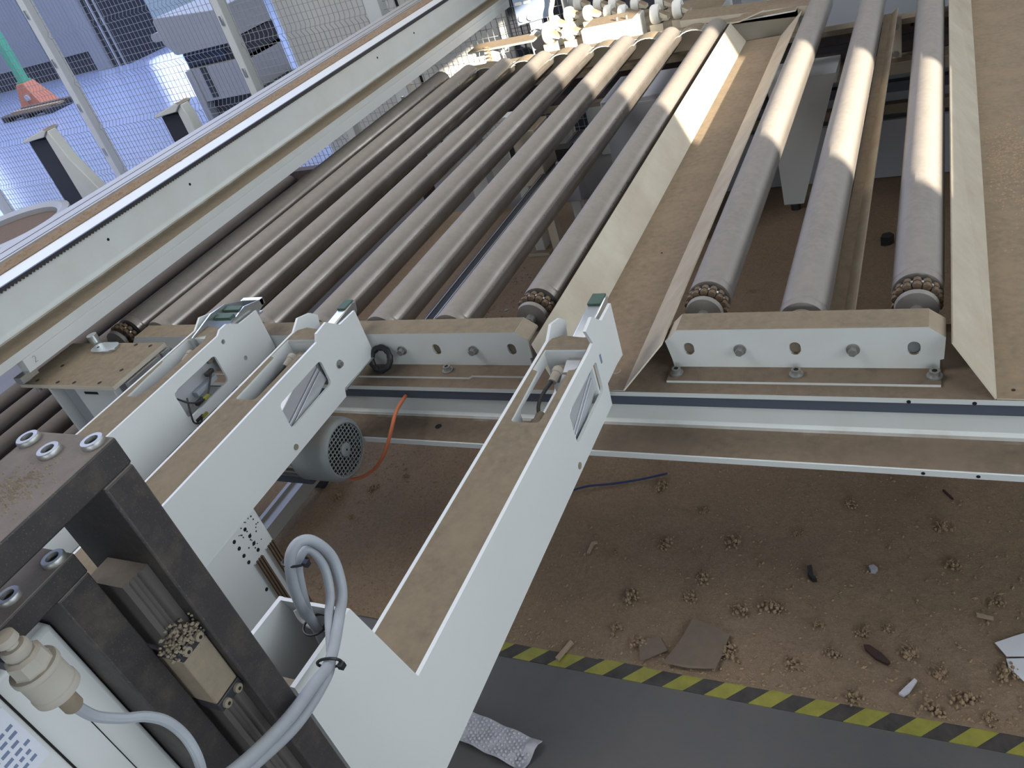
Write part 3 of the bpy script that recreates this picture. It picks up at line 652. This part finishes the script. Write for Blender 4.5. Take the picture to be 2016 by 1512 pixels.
o = MB().tube(spline([(-.48, .1345, 1.279), (-.48, .139, 1.26), (-.475, .148, 1.245), (-.47, .158, 1.233), (-.465, .164, 1.218), (-.46, .164, 1.197), (-.455, .156, 1.175), (-.46, .14, 1.14)]), .0037, 10).build('air_hose', 'cable')
tag(o, 'light grey air hose curving down from the beige fitting', 'hose')
# cable loop
CA = [(-.45, .174, 1.149), (-.47, .231, 1.109), (-.495, .287, 1.074), (-.51, .322, 1.055), (-.535, .373, 1.05), (-.55, .404, 1.054), (-.56, .421, 1.081), (-.565, .416, 1.111), (-.57, .404, 1.124), (-.575, .389, 1.118), (-.58, .38, 1.093), (-.59, .379, 1.051), (-.6, .387, 1.003), (-.605, .388, .955)]
CB = [(-.455, .182, 1.132), (-.475, .24, 1.089), (-.5, .296, 1.057), (-.515, .326, 1.048), (-.545, .37, 1.052), (-.555, .392, 1.059), (-.565, .41, 1.077), (-.57, .411, 1.102), (-.575, .405, 1.107), (-.58, .395, 1.097), (-.585, .389, 1.073), (-.595, .386, 1.032), (-.603, .388, .994), (-.608, .386, .95)]
o = MB().tube(spline([(-.44, .12, 1.19)] + CA), .0058, 12).build('grey_cable', 'cable'); tag(o, 'thicker grey cable forming the outer loop above the cable box', 'cable', 'looped grey cables')
o2 = MB().tube(spline([(-.445, .125, 1.17)] + CB), .0048, 12).build('grey_cable', 'cable'); tag(o2, 'thinner grey cable forming the inner loop above the cable box', 'cable', 'looped grey cables')
def tie(p, d, r, lab):
    p = Vector(p); d = Vector(d).normalized(); u = d.orthogonal().normalized(); v_ = d.cross(u)
    b = MB().tube([p + u * r * math.cos(a) * 1.15 + v_ * r * math.sin(a) for a in [2 * PI * i / 20 for i in range(20)]], .0015, 6, closed=True).build('cable_tie', 'black')
    tag(b, lab, 'cable tie'); MB().box(p.x + r, p.x + r + .006, p.y - .003, p.y + .003, p.z - .003, p.z + .003).build('tie_head', 'black', b)
tie((-.511, .321, 1.053), (.3, -.8, -.3), .0115, 'black cable tie around the two cables in front of the white arm')
tie((-.577, .392, 1.106), (.1, .5, 1), .0115, 'black cable tie near the top of the cable loop')
tie((-.6, .388, 1.003), (.1, -.1, 1), .0125, 'black cable tie where the cables enter the open box')

# ------------------------------------------------------------------ far frame and wheel conveyor
t = thing('far_conveyor', 'dark dusty cross beam with light top plate at the far end of the rollers', 'frame', (-.6, 3.6, 0))
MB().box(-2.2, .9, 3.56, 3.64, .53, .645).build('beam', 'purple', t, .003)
MB().box(-2.2, .9, 3.53, 3.60, .645, .665).build('top_ledge', 'tan', t); MB().box(-2.2, .9, 3.52, 3.60, .51, .53).build('lower_ledge', 'tan', t)
MB().box(-2.2, .9, 3.557, 3.56, .575, .60).build('chain_strip', 'rack', t)
br = MB().box(-.156, -.124, 3.50, 3.508, .533, .683).build('clamp_plate', 'cream', t); bolt(t, (-.144, 3.50, .649), (0, -1, 0), .008, .01); bolt(t, (-.144, 3.50, .549), (0, -1, 0), .008, .01)
hole(t, (-.09, 3.559, .63), (0, -1, 0), .006)
for z0, z1, m_ in ((.43, .47, 'cream'), (.36, .40, 'strip'), (.27, .31, 'tan'), (.13, .155, 'ply')): MB().box(-1.3, .9, 3.62, 3.66, z0, z1).build('cross_rail', m_, t)
MB().box(-.9, .9, 3.58, 3.60, .01, .26).build('lower_panel', 'greymach', t); MB().box(-.9, .9, 3.66, 3.68, .0, .51).build('back_panel', 'greymach', t)
MB().prism([(-.575, .03), (-.495, .03), (-.345, .56), (-.60, .56)], 'y', 3.35, 3.362).build('gusset_leg', 'cleanwhite', t)
MB().box(-.60, -.345, 3.362, 3.56, .52, .56).build('gusset_arm', 'cleanwhite', t)
MB().cyl((-.53, 3.36, 0), (-.53, 3.36, .03), .02, 14).build('foot', 'rack', t)
for x in (-2.12, .78): MB().box(x - .05, x + .05, 3.56, 3.64, 0, .53).build('leg', 'white', t)
t = thing('far_bracket', 'cream hood with curved guards between the far roller ends', 'bracket', (-1.4, 3.56, .665))
MB().box(-2.02, -.5, 3.60, 3.606, .665, .76).build('plate', 'cream', t)
MB().box(-2.02, -.5, 3.545, 3.606, .757, .762).build('hood', 'white', t)
for i in range(6):
    xm = (LG[i] + LG[i + 1]) / 2; rows = []
    for j in range(9):
        a = math.radians(15 + 150 * j / 8); rows.append([(xm + .060 * math.cos(a), 3.47, .742 + .034 * math.sin(a)), (xm + .060 * math.cos(a), 3.56, .742 + .034 * math.sin(a))])
    MB().sheet(rows, .003).build('guard', 'white', t)
t = thing('far_ledge', 'cream sheet ledge beyond the sheet trough in the sun', 'ledge', (-.7, 3.7, .7))
MB().add([(-.97, 3.60, .79), (-.44, 3.60, .757), (-.44, 3.75, .757), (-.97, 3.75, .79), (-.97, 3.60, .75), (-.44, 3.60, .72), (-.44, 3.75, .72), (-.97, 3.75, .75)], [(0, 1, 2, 3), (7, 6, 5, 4), (0, 4, 5, 1), (1, 5, 6, 2), (2, 6, 7, 3), (3, 7, 4, 0)]).build('sheet', 'cream', t)
MB().box(-.64, -.42, 3.76, 3.79, .5, 1.2).build('panel', 'cleanwhite', t)
MB().box(-.85, .9, 4.3, 4.32, .0, 1.2).build('rear_panel', 'greymach', t)
# wheels
WL = [(-1.63, 3.75, .803), (-1.524, 3.75, .801), (-1.67, 3.95, .803), (-1.636, 4.07, .806), (-1.51, 4.0, .808), (-1.666, 4.3, .80), (-1.543, 4.25, .786), (-1.43, 4.06, .78), (-1.322, 3.95, .79), (-1.464, 4.25, .772), (-1.336, 4.2, .76), (-1.126, 3.8, .789), (-1.024, 3.8, .792), (-1.169, 4.05, .78)]
WLAB = ['pair nearest the steel switch panel, left wheel', 'pair nearest the steel switch panel, right wheel', 'small one just behind the nearest left wheel', 'second row, leftmost', 'second row, tall one left of the white box', 'back row, leftmost', 'back row, second from the left', 'above the left end of the white box', 'at the right end of the white box', 'back row, third from the left', 'back row, rightmost above the box', 'pair behind the sixth roller, left wheel', 'pair behind the sixth roller, right wheel', 'small one behind the right hand pair']
for (x, y, z), lb in zip(WL, WLAB):
    t = thing('caster', 'white rubber wheel in sunlight, ' + lb, 'wheel', (x, y, z - .1), 'white wheels of the far wheel conveyor')
    r = .042 if y < 3.9 else .036
    MB().lathe([(r * .5, -.019), (r * .86, -.019), (r * .97, -.013), (r, -.005), (r, .005), (r * .97, .013), (r * .86, .019), (r * .5, .019)], (x, y, z), (1, 0, 0), 26).build('tyre', 'wheel', t)
    MB().cyl((x - .021, y, z), (x + .021, y, z), r * .42, 16).build('hub', 'cream', t)
    MB().prism([(x + .022, z + .012), (x + .055, z - .008), (x + .055, z - .022), (x + .022, z - .012)], 'y', y - .025, y + .025).build('fork', 'cream', t)
    MB().box(x - .03, x + .03, y - .02, y + .02, z - .10, z - r * .9).build('stand', 'cream', t)
t = thing('wheel_table', 'white sunlit table frame carrying the wheels behind the rollers', 'table', (-1.4, 4.0, 0))
MB().box(-1.70, -.9, 3.68, 4.34, .64, .70).build('deck', 'white', t, .003)
for x in (-1.66, -.95):
    for y in (3.73, 4.27): MB().box(x - .03, x + .03, y - .03, y + .03, 0, .64).build('leg', 'white', t)
t = thing('white_box', 'white rectangular box between the wheels in full sunlight', 'box', (-1.32, 3.75, .70))
MB().box(-1.448, -1.195, 3.69, 3.86, .70, .806).build('case', 'cleanwhite', t, .004)
MB().box(-1.44, -1.203, 3.70, 3.85, .806, .812).build('lid', 'cream', t, .002)
for x in (-1.28, -1.235): MB().cyl((x, 3.72, .812), (x, 3.72, .828), .006, 10).build('peg', 'bolt', t)
t = thing('switch_panel', 'stainless switch panel with two slots and two round buttons behind the rollers', 'panel', (-1.86, 4.15, 0))
MB().prism([(-1.958, .785), (-1.766, .80), (-1.766, 1.05), (-1.958, 1.05)], 'y', 4.15, 4.165).build('plate', 'steelsky', t)
for x in (-1.93, -1.88): MB().prism(rrect(x - .02, x + .02, .882, .896, .0065), 'y', 4.147, 4.15).build('slot', 'wheel', t)
for x in (-1.931, -1.881): MB().lathe([(.018, 0), (.018, .006), (.013, .012), (.0, .013)], (x, 4.15, .815), (0, -1, 0), 18).build('button', 'alu', t)
MB().box(-1.90, -1.83, 4.165, 4.19, 0, .95).build('post', 'greymach', t)
o = MB().tube(spline([(-1.72, 4.1, 1.05), (-1.715, 4.1, .95), (-1.72, 4.1, .88), (-1.745, 4.1, .82), (-1.76, 4.12, .70), (-1.78, 4.13, .3), (-1.78, 4.13, .01)]), .012, 10).build('beige_pipe', 'cream'); tag(o, 'beige pipe bending down beside the stainless switch panel', 'pipe')
t = thing('side_shelf', 'cream shelf with spring below the rack beam in sunlight', 'shelf', (-1.9, 3.8, 0))
MB().box(-2.06, -1.70, 3.72, 3.86, .79, .80).build('board', 'cream', t, .003); MB().box(-1.98, -1.93, 3.74, 3.80, 0, .79).build('post', 'greymach', t)
MB().prism([(-1.76, .705), (-1.62, .705), (-1.62, .80), (-1.655, .845), (-1.68, .84), (-1.70, .805), (-1.73, .82), (-1.76, .80)], 'y', 3.82, 3.83).build('cam_plate', 'greymach', t)
MB().tube([(-1.915 + .014 * math.cos(a), 3.65 + .014 * math.sin(a), .70 + a * .0026) for a in [i * PI / 5 for i in range(78)]], .0035, 6).build('spring', 'ply', t)
MB().box(-1.93, -1.90, 3.64, 3.74, .69, .70).build('spring_seat', 'greymach', t)
# things seen in the gaps below the rollers
def boxthing(name, label, cat, b, mat, extra=None):
    t = thing(name, label, cat, ((b[0] + b[1]) / 2, (b[2] + b[3]) / 2, b[4])); MB().box(*b).build('body', mat, t, .004)
    for nm, eb, em in extra or []: MB().box(*eb).build(nm, em, t)
    return t
boxthing('grey_cabinet', 'grey cabinet standing below the sixth and seventh rollers', 'cabinet', (-1.20, -.86, 3.10, 3.40, .24, .66), 'greymach', [('leg', (-1.19, -1.15, 3.12, 3.16, 0, .24), 'cream'), ('leg', (-.91, -.87, 3.12, 3.16, 0, .24), 'cream'), ('door', (-1.18, -.88, 3.095, 3.10, .26, .64), 'greymach')])
boxthing('terminal_cabinet', 'cream terminal box with black trim below the fifth roller', 'box', (-1.56, -1.44, 2.95, 3.1, .40, .64), 'cream', [('stand', (-1.52, -1.48, 3.0, 3.05, 0, .40), 'cream'), ('black_trim', (-1.57, -1.55, 2.945, 2.95, .44, .60), 'black')])
boxthing('valve_block', 'grey valve block on a white post under the rollers', 'valve', (-1.40, -1.32, 2.98, 3.06, .30, .48), 'greymach', [('post', (-1.38, -1.34, 3.0, 3.04, 0, .30), 'cleanwhite'), ('black_head', (-1.39, -1.33, 2.99, 3.05, .48, .53), 'black')])
boxthing('wood_offcut', 'pale wooden offcut lying in the dust below the rollers', 'wood', (-1.5, -1.3, 2.85, 2.95, .005, .05), 'ply')
boxthing('support_post', 'white support post under the fourth roller', 'post', (-1.66, -1.61, 3.1, 3.16, 0, .66), 'cleanwhite', [('foot', (-1.69, -1.58, 3.07, 3.19, 0, .02), 'cream')])
boxthing('support_post', 'white support post beneath the white rack beam', 'post', (-3.05, -2.99, 3.85, 3.91, 0, .85), 'cleanwhite', [('foot', (-3.08, -2.96, 3.82, 3.94, 0, .02), 'cream')])

# ------------------------------------------------------------------ mesh fence
FY = 4.4
bends = [.28, .62, .96, 1.30, 1.64, 1.98]
def vy(z):
    d = min(abs(z - b) for b in bends); return FY - .020 * max(0, 1 - d / .028)
posts = [-7.40, -5.73, -4.05, -2.93, -1.75]
lab = ['far left white fence post', 'white fence post left of the grey machine', 'white fence post at the left edge of the beige cabinet', 'wide white fence post by the rack beam top', 'white fence post behind the switch panel']
zl = sorted([.05, .12, .19, 2.2] + [b + e for b in bends for e in (-.028, 0, .028)])
for i, x in enumerate(posts):
    t = thing('fence_pole', lab[i], 'fence post', (x, FY, 0), 'fence posts')
    wd = .03 if i != 3 else .05
    MB().box(x - wd, x + wd, FY - .05, FY + .03, 0, 2.3).build('post', 'cleanwhite', t, .004); MB().box(x - .06, x + .06, FY - .08, FY + .06, 0, .012).build('base_plate', 'cream', t)
    for z in (.45, .80, 1.13, 1.47): MB().box(x - .012, x + .012, FY - .058, FY - .048, z - .03, z + .03).build('clip', 'zinc', t, .003)
PL = ['mesh fence panel at the far left over the blue floor', 'mesh fence panel between the grey machine and the orange guard', 'short mesh fence panel in front of the beige cabinet', 'mesh fence panel beside the stainless switch panel']
for i in range(len(posts) - 1):
    a, b = posts[i] + .045, posts[i + 1] - .045
    t = thing('mesh_fence', PL[i], 'fence panel', ((a + b) / 2, FY, .04), 'fence panels')
    m = MB(); x = a
    while x <= b:
        m.tube([(x, vy(z), z) for z in zl], .0019, 4); x += .038
    tag(m.build('upright_wires', 'mesh', t, angle=60), kind='stuff')
    m = MB(); z = .08
    while z < 2.2: m.tube([(a, vy(z) - .004, z), (b, vy(z) - .004, z)], .0018, 4); z += .0445
    tag(m.build('cross_wires', 'mesh', t, angle=60), kind='stuff')

# bollards in front of the fence
def guard(x0, x1, x2, label, flare):
    t = thing('guard_post', label, 'guard post', ((x0 + x2) / 2, 3.6, 0))
    MB().box(x0, x1, 3.52, 3.56, 0, .82).build('rubber_face', 'darkmach', t, .004)
    pts = [(x1, 0), (x2 + (.16 if flare else .01), 0), (x2 + (.15 if flare else .01), .44), (x2 + (.03 if flare else 0), .68), (x2, .80), (x2 - .02, .872), (x1, .84)]
    MB().prism(pts, 'y', 3.50, 3.57).build('shell', 'white', t, .006)
    MB().prism([(x0 - .015, .825), (x1, .838), (x2 - .02, .874), (x2 - .05, .884), (x0 - .015, .840)], 'y', 3.49, 3.60).build('cap', 'white', t, .004)
    MB().box(x0, x1, 3.56, 3.60, 0, .82).build('core', 'white', t)
guard(-5.275, -5.065, -4.995, 'white guard post with dark rubber face and flared foot, at the far left', True)
guard(-4.023, -3.861, -3.795, 'white guard post with dark rubber face nearer the beige cabinet', False)

t = thing('round_bin', 'low round grey bin with brown offcuts at the left edge behind the rack beam', 'bin', (-5.15, 2.95, 0))
MB().lathe([(.36, 0), (.36, .42), (.42, .44), (.42, .47), (.38, .48), (.34, .46), (.34, .40), (.0, .40)], (-5.15, 2.95, 0), (0, 0, 1), 36).build('shell', 'greymach', t)
MB().cyl((-5.15, 2.95, .40), (-5.15, 2.95, .43), .335, 30).build('contents', 'rust', t)
# ------------------------------------------------------------------ machines and wall beyond the fence
t = thing('beige_cabinet', 'large beige grey cabinet wall behind the fence', 'cabinet', (-3.0, 5.0, 0))
MB().box(-3.95, -2.3, 4.75, 5.6, 0, 2.2).build('body', 'beigemach', t, .01)
MB().box(-3.02, -3.005, 4.742, 4.75, 0, 2.2).build('door_gap', 'hole', t)
for x, z in ((-3.35, 1.05), (-2.55, .95)): MB().cyl((x, 4.74, z), (x, 4.75, z), .012, 12).build('lock', 'rack', t)
t = thing('dark_cabinet', 'black cabinet behind the fence next to the switch panel', 'cabinet', (-2.1, 4.8, 0))
MB().box(-2.28, -1.55, 4.7, 5.4, 0, 2.0).build('body', 'darkmach', t, .008)
MB().box(-2.2, -1.65, 4.692, 4.70, .1, 1.9).build('door', 'darkmach', t, .004)
t = thing('grey_press', 'grey machine with overhanging head and dark window behind the fence', 'machine', (-6.3, 6.6, 0))
MB().prism([(-6.70, .82), (-6.70, 1.03), (-6.66, 1.06), (-5.9, 1.0), (-5.9, .70), (-6.6, .70)], 'y', 6.3, 7.0).build('head', 'greymach', t, .01)
MB().prism(rrect(-6.92, -6.66, .84, .92, .035), 'y', 6.4, 6.55).build('nose', 'greymach', t)
MB().box(-6.62, -5.9, 6.4, 7.0, .5, .72).build('dark_band', 'darkmach', t); MB().box(-6.60, -6.08, 6.385, 6.40, .56, .71).build('window', 'window', t, .003)
MB().box(-6.60, -6.52, 6.3, 7.0, 0, .54).build('side_panel', 'greymach', t, .006); MB().box(-6.52, -5.9, 6.32, 7.0, .22, .54).build('front_panel', 'greymach', t, .006)
MB().box(-6.40, -6.33, 6.31, 6.32, .25, .54).build('black_strip', 'darkmach', t); MB().box(-6.52, -5.8, 6.4, 7.0, 0, .22).build('base', 'darkmach', t)
t = thing('orange_guard', 'orange floor guard at the foot of the green pole', 'guard', (-12.9, 9.1, 0))
MB().add([(-13.2, 9.0, 0), (-12.62, 9.0, 0), (-12.62, 9.35, 0), (-13.2, 9.35, 0), (-13.1, 9.08, .40), (-12.92, 9.08, .40), (-12.92, 9.3, .40), (-13.1, 9.3, .40)], [(3, 2, 1, 0), (4, 5, 6, 7), (0, 1, 5, 4), (1, 2, 6, 5), (2, 3, 7, 6), (3, 0, 4, 7)]).build('body', 'orangepaint', t, .01)
MB().box(-12.95, -12.87, 9.0, 9.04, .15, .23).build('sticker', 'label', t)
t = thing('green_pole', 'pale green pole rising from the orange guard', 'pole', (-12.98, 9.25, .4))
MB().box(-13.08, -12.95, 9.13, 9.26, .40, 3.5).build('pole', 'greenpaint', t, .01); MB().box(-13.10, -12.93, 9.11, 9.28, .40, .43).build('collar', 'greenpaint', t)
t = thing('pallet', 'dark pallet with rusty boards on the blue floor in front of the orange guard', 'pallet', (-12.3, 8.9, 0))
for i in range(3): MB().box(-12.9, -11.75, 8.42 + i * .19, 8.54 + i * .19, .07, .10).build('board', 'ply' if i % 2 else 'rust', t)
for x in (-12.9, -12.4, -11.87): MB().box(x, x + .12, 8.42, 8.92, 0, .07).build('runner', 'darkmach', t)
t = thing('pillar', 'grey machine column with black slots and light edges beyond the blue floor', 'pillar', (-13.2, 11.5, 0))
MB().box(-13.75, -13.38, 11.2, 12.2, 0, 4.5).build('pale_face', 'greymach', t, .01); MB().box(-13.36, -12.9, 11.25, 12.2, 0, 4.5).build('dark_face', 'darkmach', t, .01)
for x in (-13.2, -13.05): MB().box(x, x + .03, 11.22, 11.25, 0, 4.5).build('rail', 'alu', t)
t = thing('grey_enclosure', 'row of grey enclosure panels along the left of the hall', 'enclosure', (-16, 11, 0))
for i in range(4): MB().box(-18.4 + i * 1.15, -17.3 + i * 1.15, 11.3, 11.5, .35, 4.5).build('panel', 'greymach', t, .01)
MB().box(-18.4, -13.8, 11.35, 11.6, 0, .35).build('plinth', 'darkmach', t)

# ------------------------------------------------------------------ tape and litter on the floor
t = thing('hazard_tape', 'yellow and black hazard tape stuck along the edge of the sawdust', 'tape', (-.2, 1.02, 0))
x = -1.2; per = .0955; i = 0
while x < .6:
    sh = .042
    for mt, a, b in (('yellow', x, x + per * .5), ('blacktape', x + per * .5, x + per)):
        MB().prism([(a, 1.003), (b, 1.003), (b + sh, 1.045), (a + sh, 1.045)], 'z', .0, .0022 if mt == 'yellow' else .0019).build('yellow_stripe' if mt == 'yellow' else 'black_stripe', mt, t)
    x += per
def litter(name, label, cat, poly, z0, z1, mat, warp=0., group=None):
    m = MB().prism(poly, 'z', z0, z1); cx = sum(p[0] for p in poly) / len(poly); cy = sum(p[1] for p in poly) / len(poly)
    for p in m.v: p.z += warp * ((p.x - cx) ** 2 + (p.y - cy) ** 2) * 100 + warp * .3 * abs(math.sin((p.x - cx) * 60))
    return tag(m.build(name, mat), label, cat, group)
litter('paper_scrap', 'upper white paper scrap at the right edge of the floor', 'paper', [(.127, 1.244), (.16, 1.266), (.19, 1.285), (.25, 1.28), (.24, 1.225), (.18, 1.222), (.147, 1.214)], .008, .0095, 'paper', .006)
litter('paper_scrap', 'lower white paper scrap below the other at the right edge', 'paper', [(.146, 1.209), (.18, 1.218), (.24, 1.22), (.23, 1.15), (.176, 1.160), (.150, 1.188)], .007, .0085, 'paper', .006)
litter('cardboard_piece', 'curled dusty cardboard sheet lying by the hazard tape', 'cardboard', [(-.498, 1.184), (-.45, 1.176), (-.406, 1.157), (-.412, 1.11), (-.421, 1.063), (-.48, 1.052), (-.537, 1.050), (-.517, 1.12)], .008, .0105, 'card', .012)
litter('cardboard_piece', 'flat dust covered cardboard square left of the curled one', 'cardboard', [(-.613, 1.103), (-.567, 1.129), (-.54, 1.094), (-.594, 1.052)], .006, .009, 'card', .004)
litter('bark_piece', 'dark brown strip of bark on the sawdust', 'bark', [(-.122, 1.186), (-.110, 1.188), (-.085, 1.172), (-.068, 1.152), (-.072, 1.146), (-.096, 1.158), (-.118, 1.176)], .007, .015, 'bark', .01)
litter('foil_scrap', 'small crumpled grey foil scrap near the hazard tape', 'scrap', [(-.049, 1.08), (-.038, 1.10), (-.021, 1.122), (-.016, 1.117), (-.03, 1.09), (-.04, 1.078)], .007, .013, 'bubble', .02)
litter('wood_chip', 'pale wood chip near the right edge above the paper', 'wood chip', [(.095, 1.316), (.127, 1.311), (.127, 1.304), (.096, 1.308)], .007, .013, 'wood')
litter('wood_chip', 'pale bent wood chip close to the right arm', 'wood chip', [(-.828, 1.352), (-.820, 1.352), (-.818, 1.386), (-.81, 1.392), (-.813, 1.398), (-.828, 1.392)], .007, .012, 'wood')
litter('wood_chip', 'light wood chip leaning by the cable loop', 'wood chip', [(-.80, 1.02), (-.79, 1.015), (-.77, 1.07), (-.78, 1.075)], .006, .012, 'wood')
litter('dark_stick', 'thin dark stick on the dust below the right end of the beam', 'stick', [(.029, 1.692), (.033, 1.693), (.054, 1.664), (.050, 1.662)], .007, .012, 'bark')
litter('black_scrap', 'small black plastic scrap in the middle of the dusty floor', 'scrap', [(-.262, 1.388), (-.252, 1.392), (-.245, 1.362), (-.236, 1.352), (-.246, 1.350), (-.258, 1.365)], .006, .020, 'black')
litter('grey_pebble', 'small grey green pebble right of the black scrap', 'pebble', [(-.126, 1.410), (-.116, 1.416), (-.106, 1.408), (-.110, 1.398), (-.120, 1.398)], .006, .018, 'greymach')
litter('black_plug', 'black plastic plug on the dust under the right rollers', 'plug', [(-.18, 2.99), (-.15, 2.985), (-.135, 3.01), (-.15, 3.03), (-.175, 3.02)], .004, .04, 'black')
o = MB().lathe([(.003, 0), (.008, 0), (.0085, .001), (.0085, .002), (.003, .002)], (-1.61, 2.603, .008), (0, 0, 1), 18).build('washer', 'bolt'); tag(o, 'small steel washer on the dust between the last two left rollers', 'washer')
o = MB().tube(spline([(-.98, 1.565, .012), (-.949, 1.58, .014), (-.90, 1.597, .02), (-.845, 1.617, .014), (-.76, 1.64, .018), (-.679, 1.671, .022)]), .0032, 6).build('blue_strap', 'blue'); tag(o, 'thin dark blue plastic strap lying on the dust right of the arm', 'strap')
# bubble wrap
m = MB(); P0, P1, P2, P3 = Vector((-.99, .846, .006)), Vector((-.752, .806, .006)), Vector((-.776, .735, .006)), Vector((-1.0, .776, .006))
rows = [[P0.lerp(P3, v_ / 6).lerp(P1.lerp(P2, v_ / 6), u / 22) + Vector((0, 0, .006 + .004 * math.sin(u * .9) * math.cos(v_ * 1.1) + (.01 if u > 19 else 0) * math.sin(v_)) ) for v_ in range(7)] for u in range(23)]
b = MB().sheet(rows, .002).build('bubble_wrap', 'bubble'); tag(b, 'strip of translucent bubble wrap on the grey floor beside the arm', 'bubble wrap')
m = MB()
for i in range(24):
    for j in range(7):
        p = P0.lerp(P3, (j + .5 + (.5 if i % 2 else 0) * .8) / 7.6).lerp(P1.lerp(P2, (j + .5 + (.5 if i % 2 else 0) * .8) / 7.6), (i + .4) / 24.5)
        p.z = .013 + .004 * math.sin((i / 24 * 22) * .9) * math.cos(j * 1.1); m.lathe([(.0042, 0), (.0038, .002), (.002, .0036), (.0002, .004)], p, (0, 0, 1), 7)
tag(m.build('bubbles', 'bubble', b), kind='stuff')
# ragged sawdust clumps: one mesh per size class, copied
CL = [(-1.556, 1.589), (-1.646, 1.514), (-1.766, 1.469), (-.671, 1.226), (-.675, 1.126), (-.615, 1.098), (-.033, 1.186), (-.503, 1.32), (-.521, 1.255), (-.607, 2.69), (-.394, 1.236), (-.327, 1.256), (-.221, 1.224), (-.126, 1.228), (.025, 1.148), (.071, 1.098), (.114, 1.062), (.008, 1.061), (-.134, 1.06), (.144, 1.173), (-.075, 1.245), (-1.588, 1.762), (-1.658, 1.384), (-.693, 1.629), (-.754, 1.367), (-.396, 1.113), (-.263, 1.113), (-.183, 1.156), (.034, 1.566), (.133, 1.352), (-.45, 1.45), (-.30, 1.50), (-.18, 1.62), (-.55, 1.55), (.05, 1.45), (-.62, 1.42)]
random.seed(5); protos = []
for kk in range(4):
    m = MB()
    for i in range(26):
        a = random.uniform(0, 2 * PI); d_ = random.random() ** .7 * .020; r = random.uniform(.002, .0052) * (1.2 - d_ * 20)
        p = Vector((d_ * math.cos(a) * (1.5 if kk % 2 else 1), d_ * math.sin(a), r * .6 + max(0, .010 - d_ * .5) * random.random()))
        m.lathe([(.0003, -r), (r * .8, -r * .4), (r, r * .2), (.0003, r)], p, (random.uniform(-1, 1), random.uniform(-1, 1), 1), 5)
    for i in range(4):
        a = random.uniform(0, 2 * PI); p = Vector((.012 * math.cos(a), .012 * math.sin(a), .008)); m.tube([p, p + Vector((random.uniform(-.012, .012), random.uniform(-.012, .012), random.uniform(-.004, .008)))], .0008, 4)
    protos.append(m)
meshes = []
for i, (x, y) in enumerate(CL):
    if i < 4:
        o = protos[i].build('sawdust_clump', 'clump', None, angle=10, origin=(0, 0, 0)); meshes.append(o.data)
    else:
        o = bpy.data.objects.new('sawdust_clump', meshes[i % 4]); col.objects.link(o)
    s_ = random.uniform(.55, 1.15); o.location = (x, y, dust_h(x, y) - .001); o.rotation_euler = (0, 0, random.uniform(0, 6)); o.scale = (s_, s_, s_ * 1.5)
    tag(o, 'small ragged clump of sawdust on the dusty floor', 'sawdust clump', 'sawdust clumps on the floor')
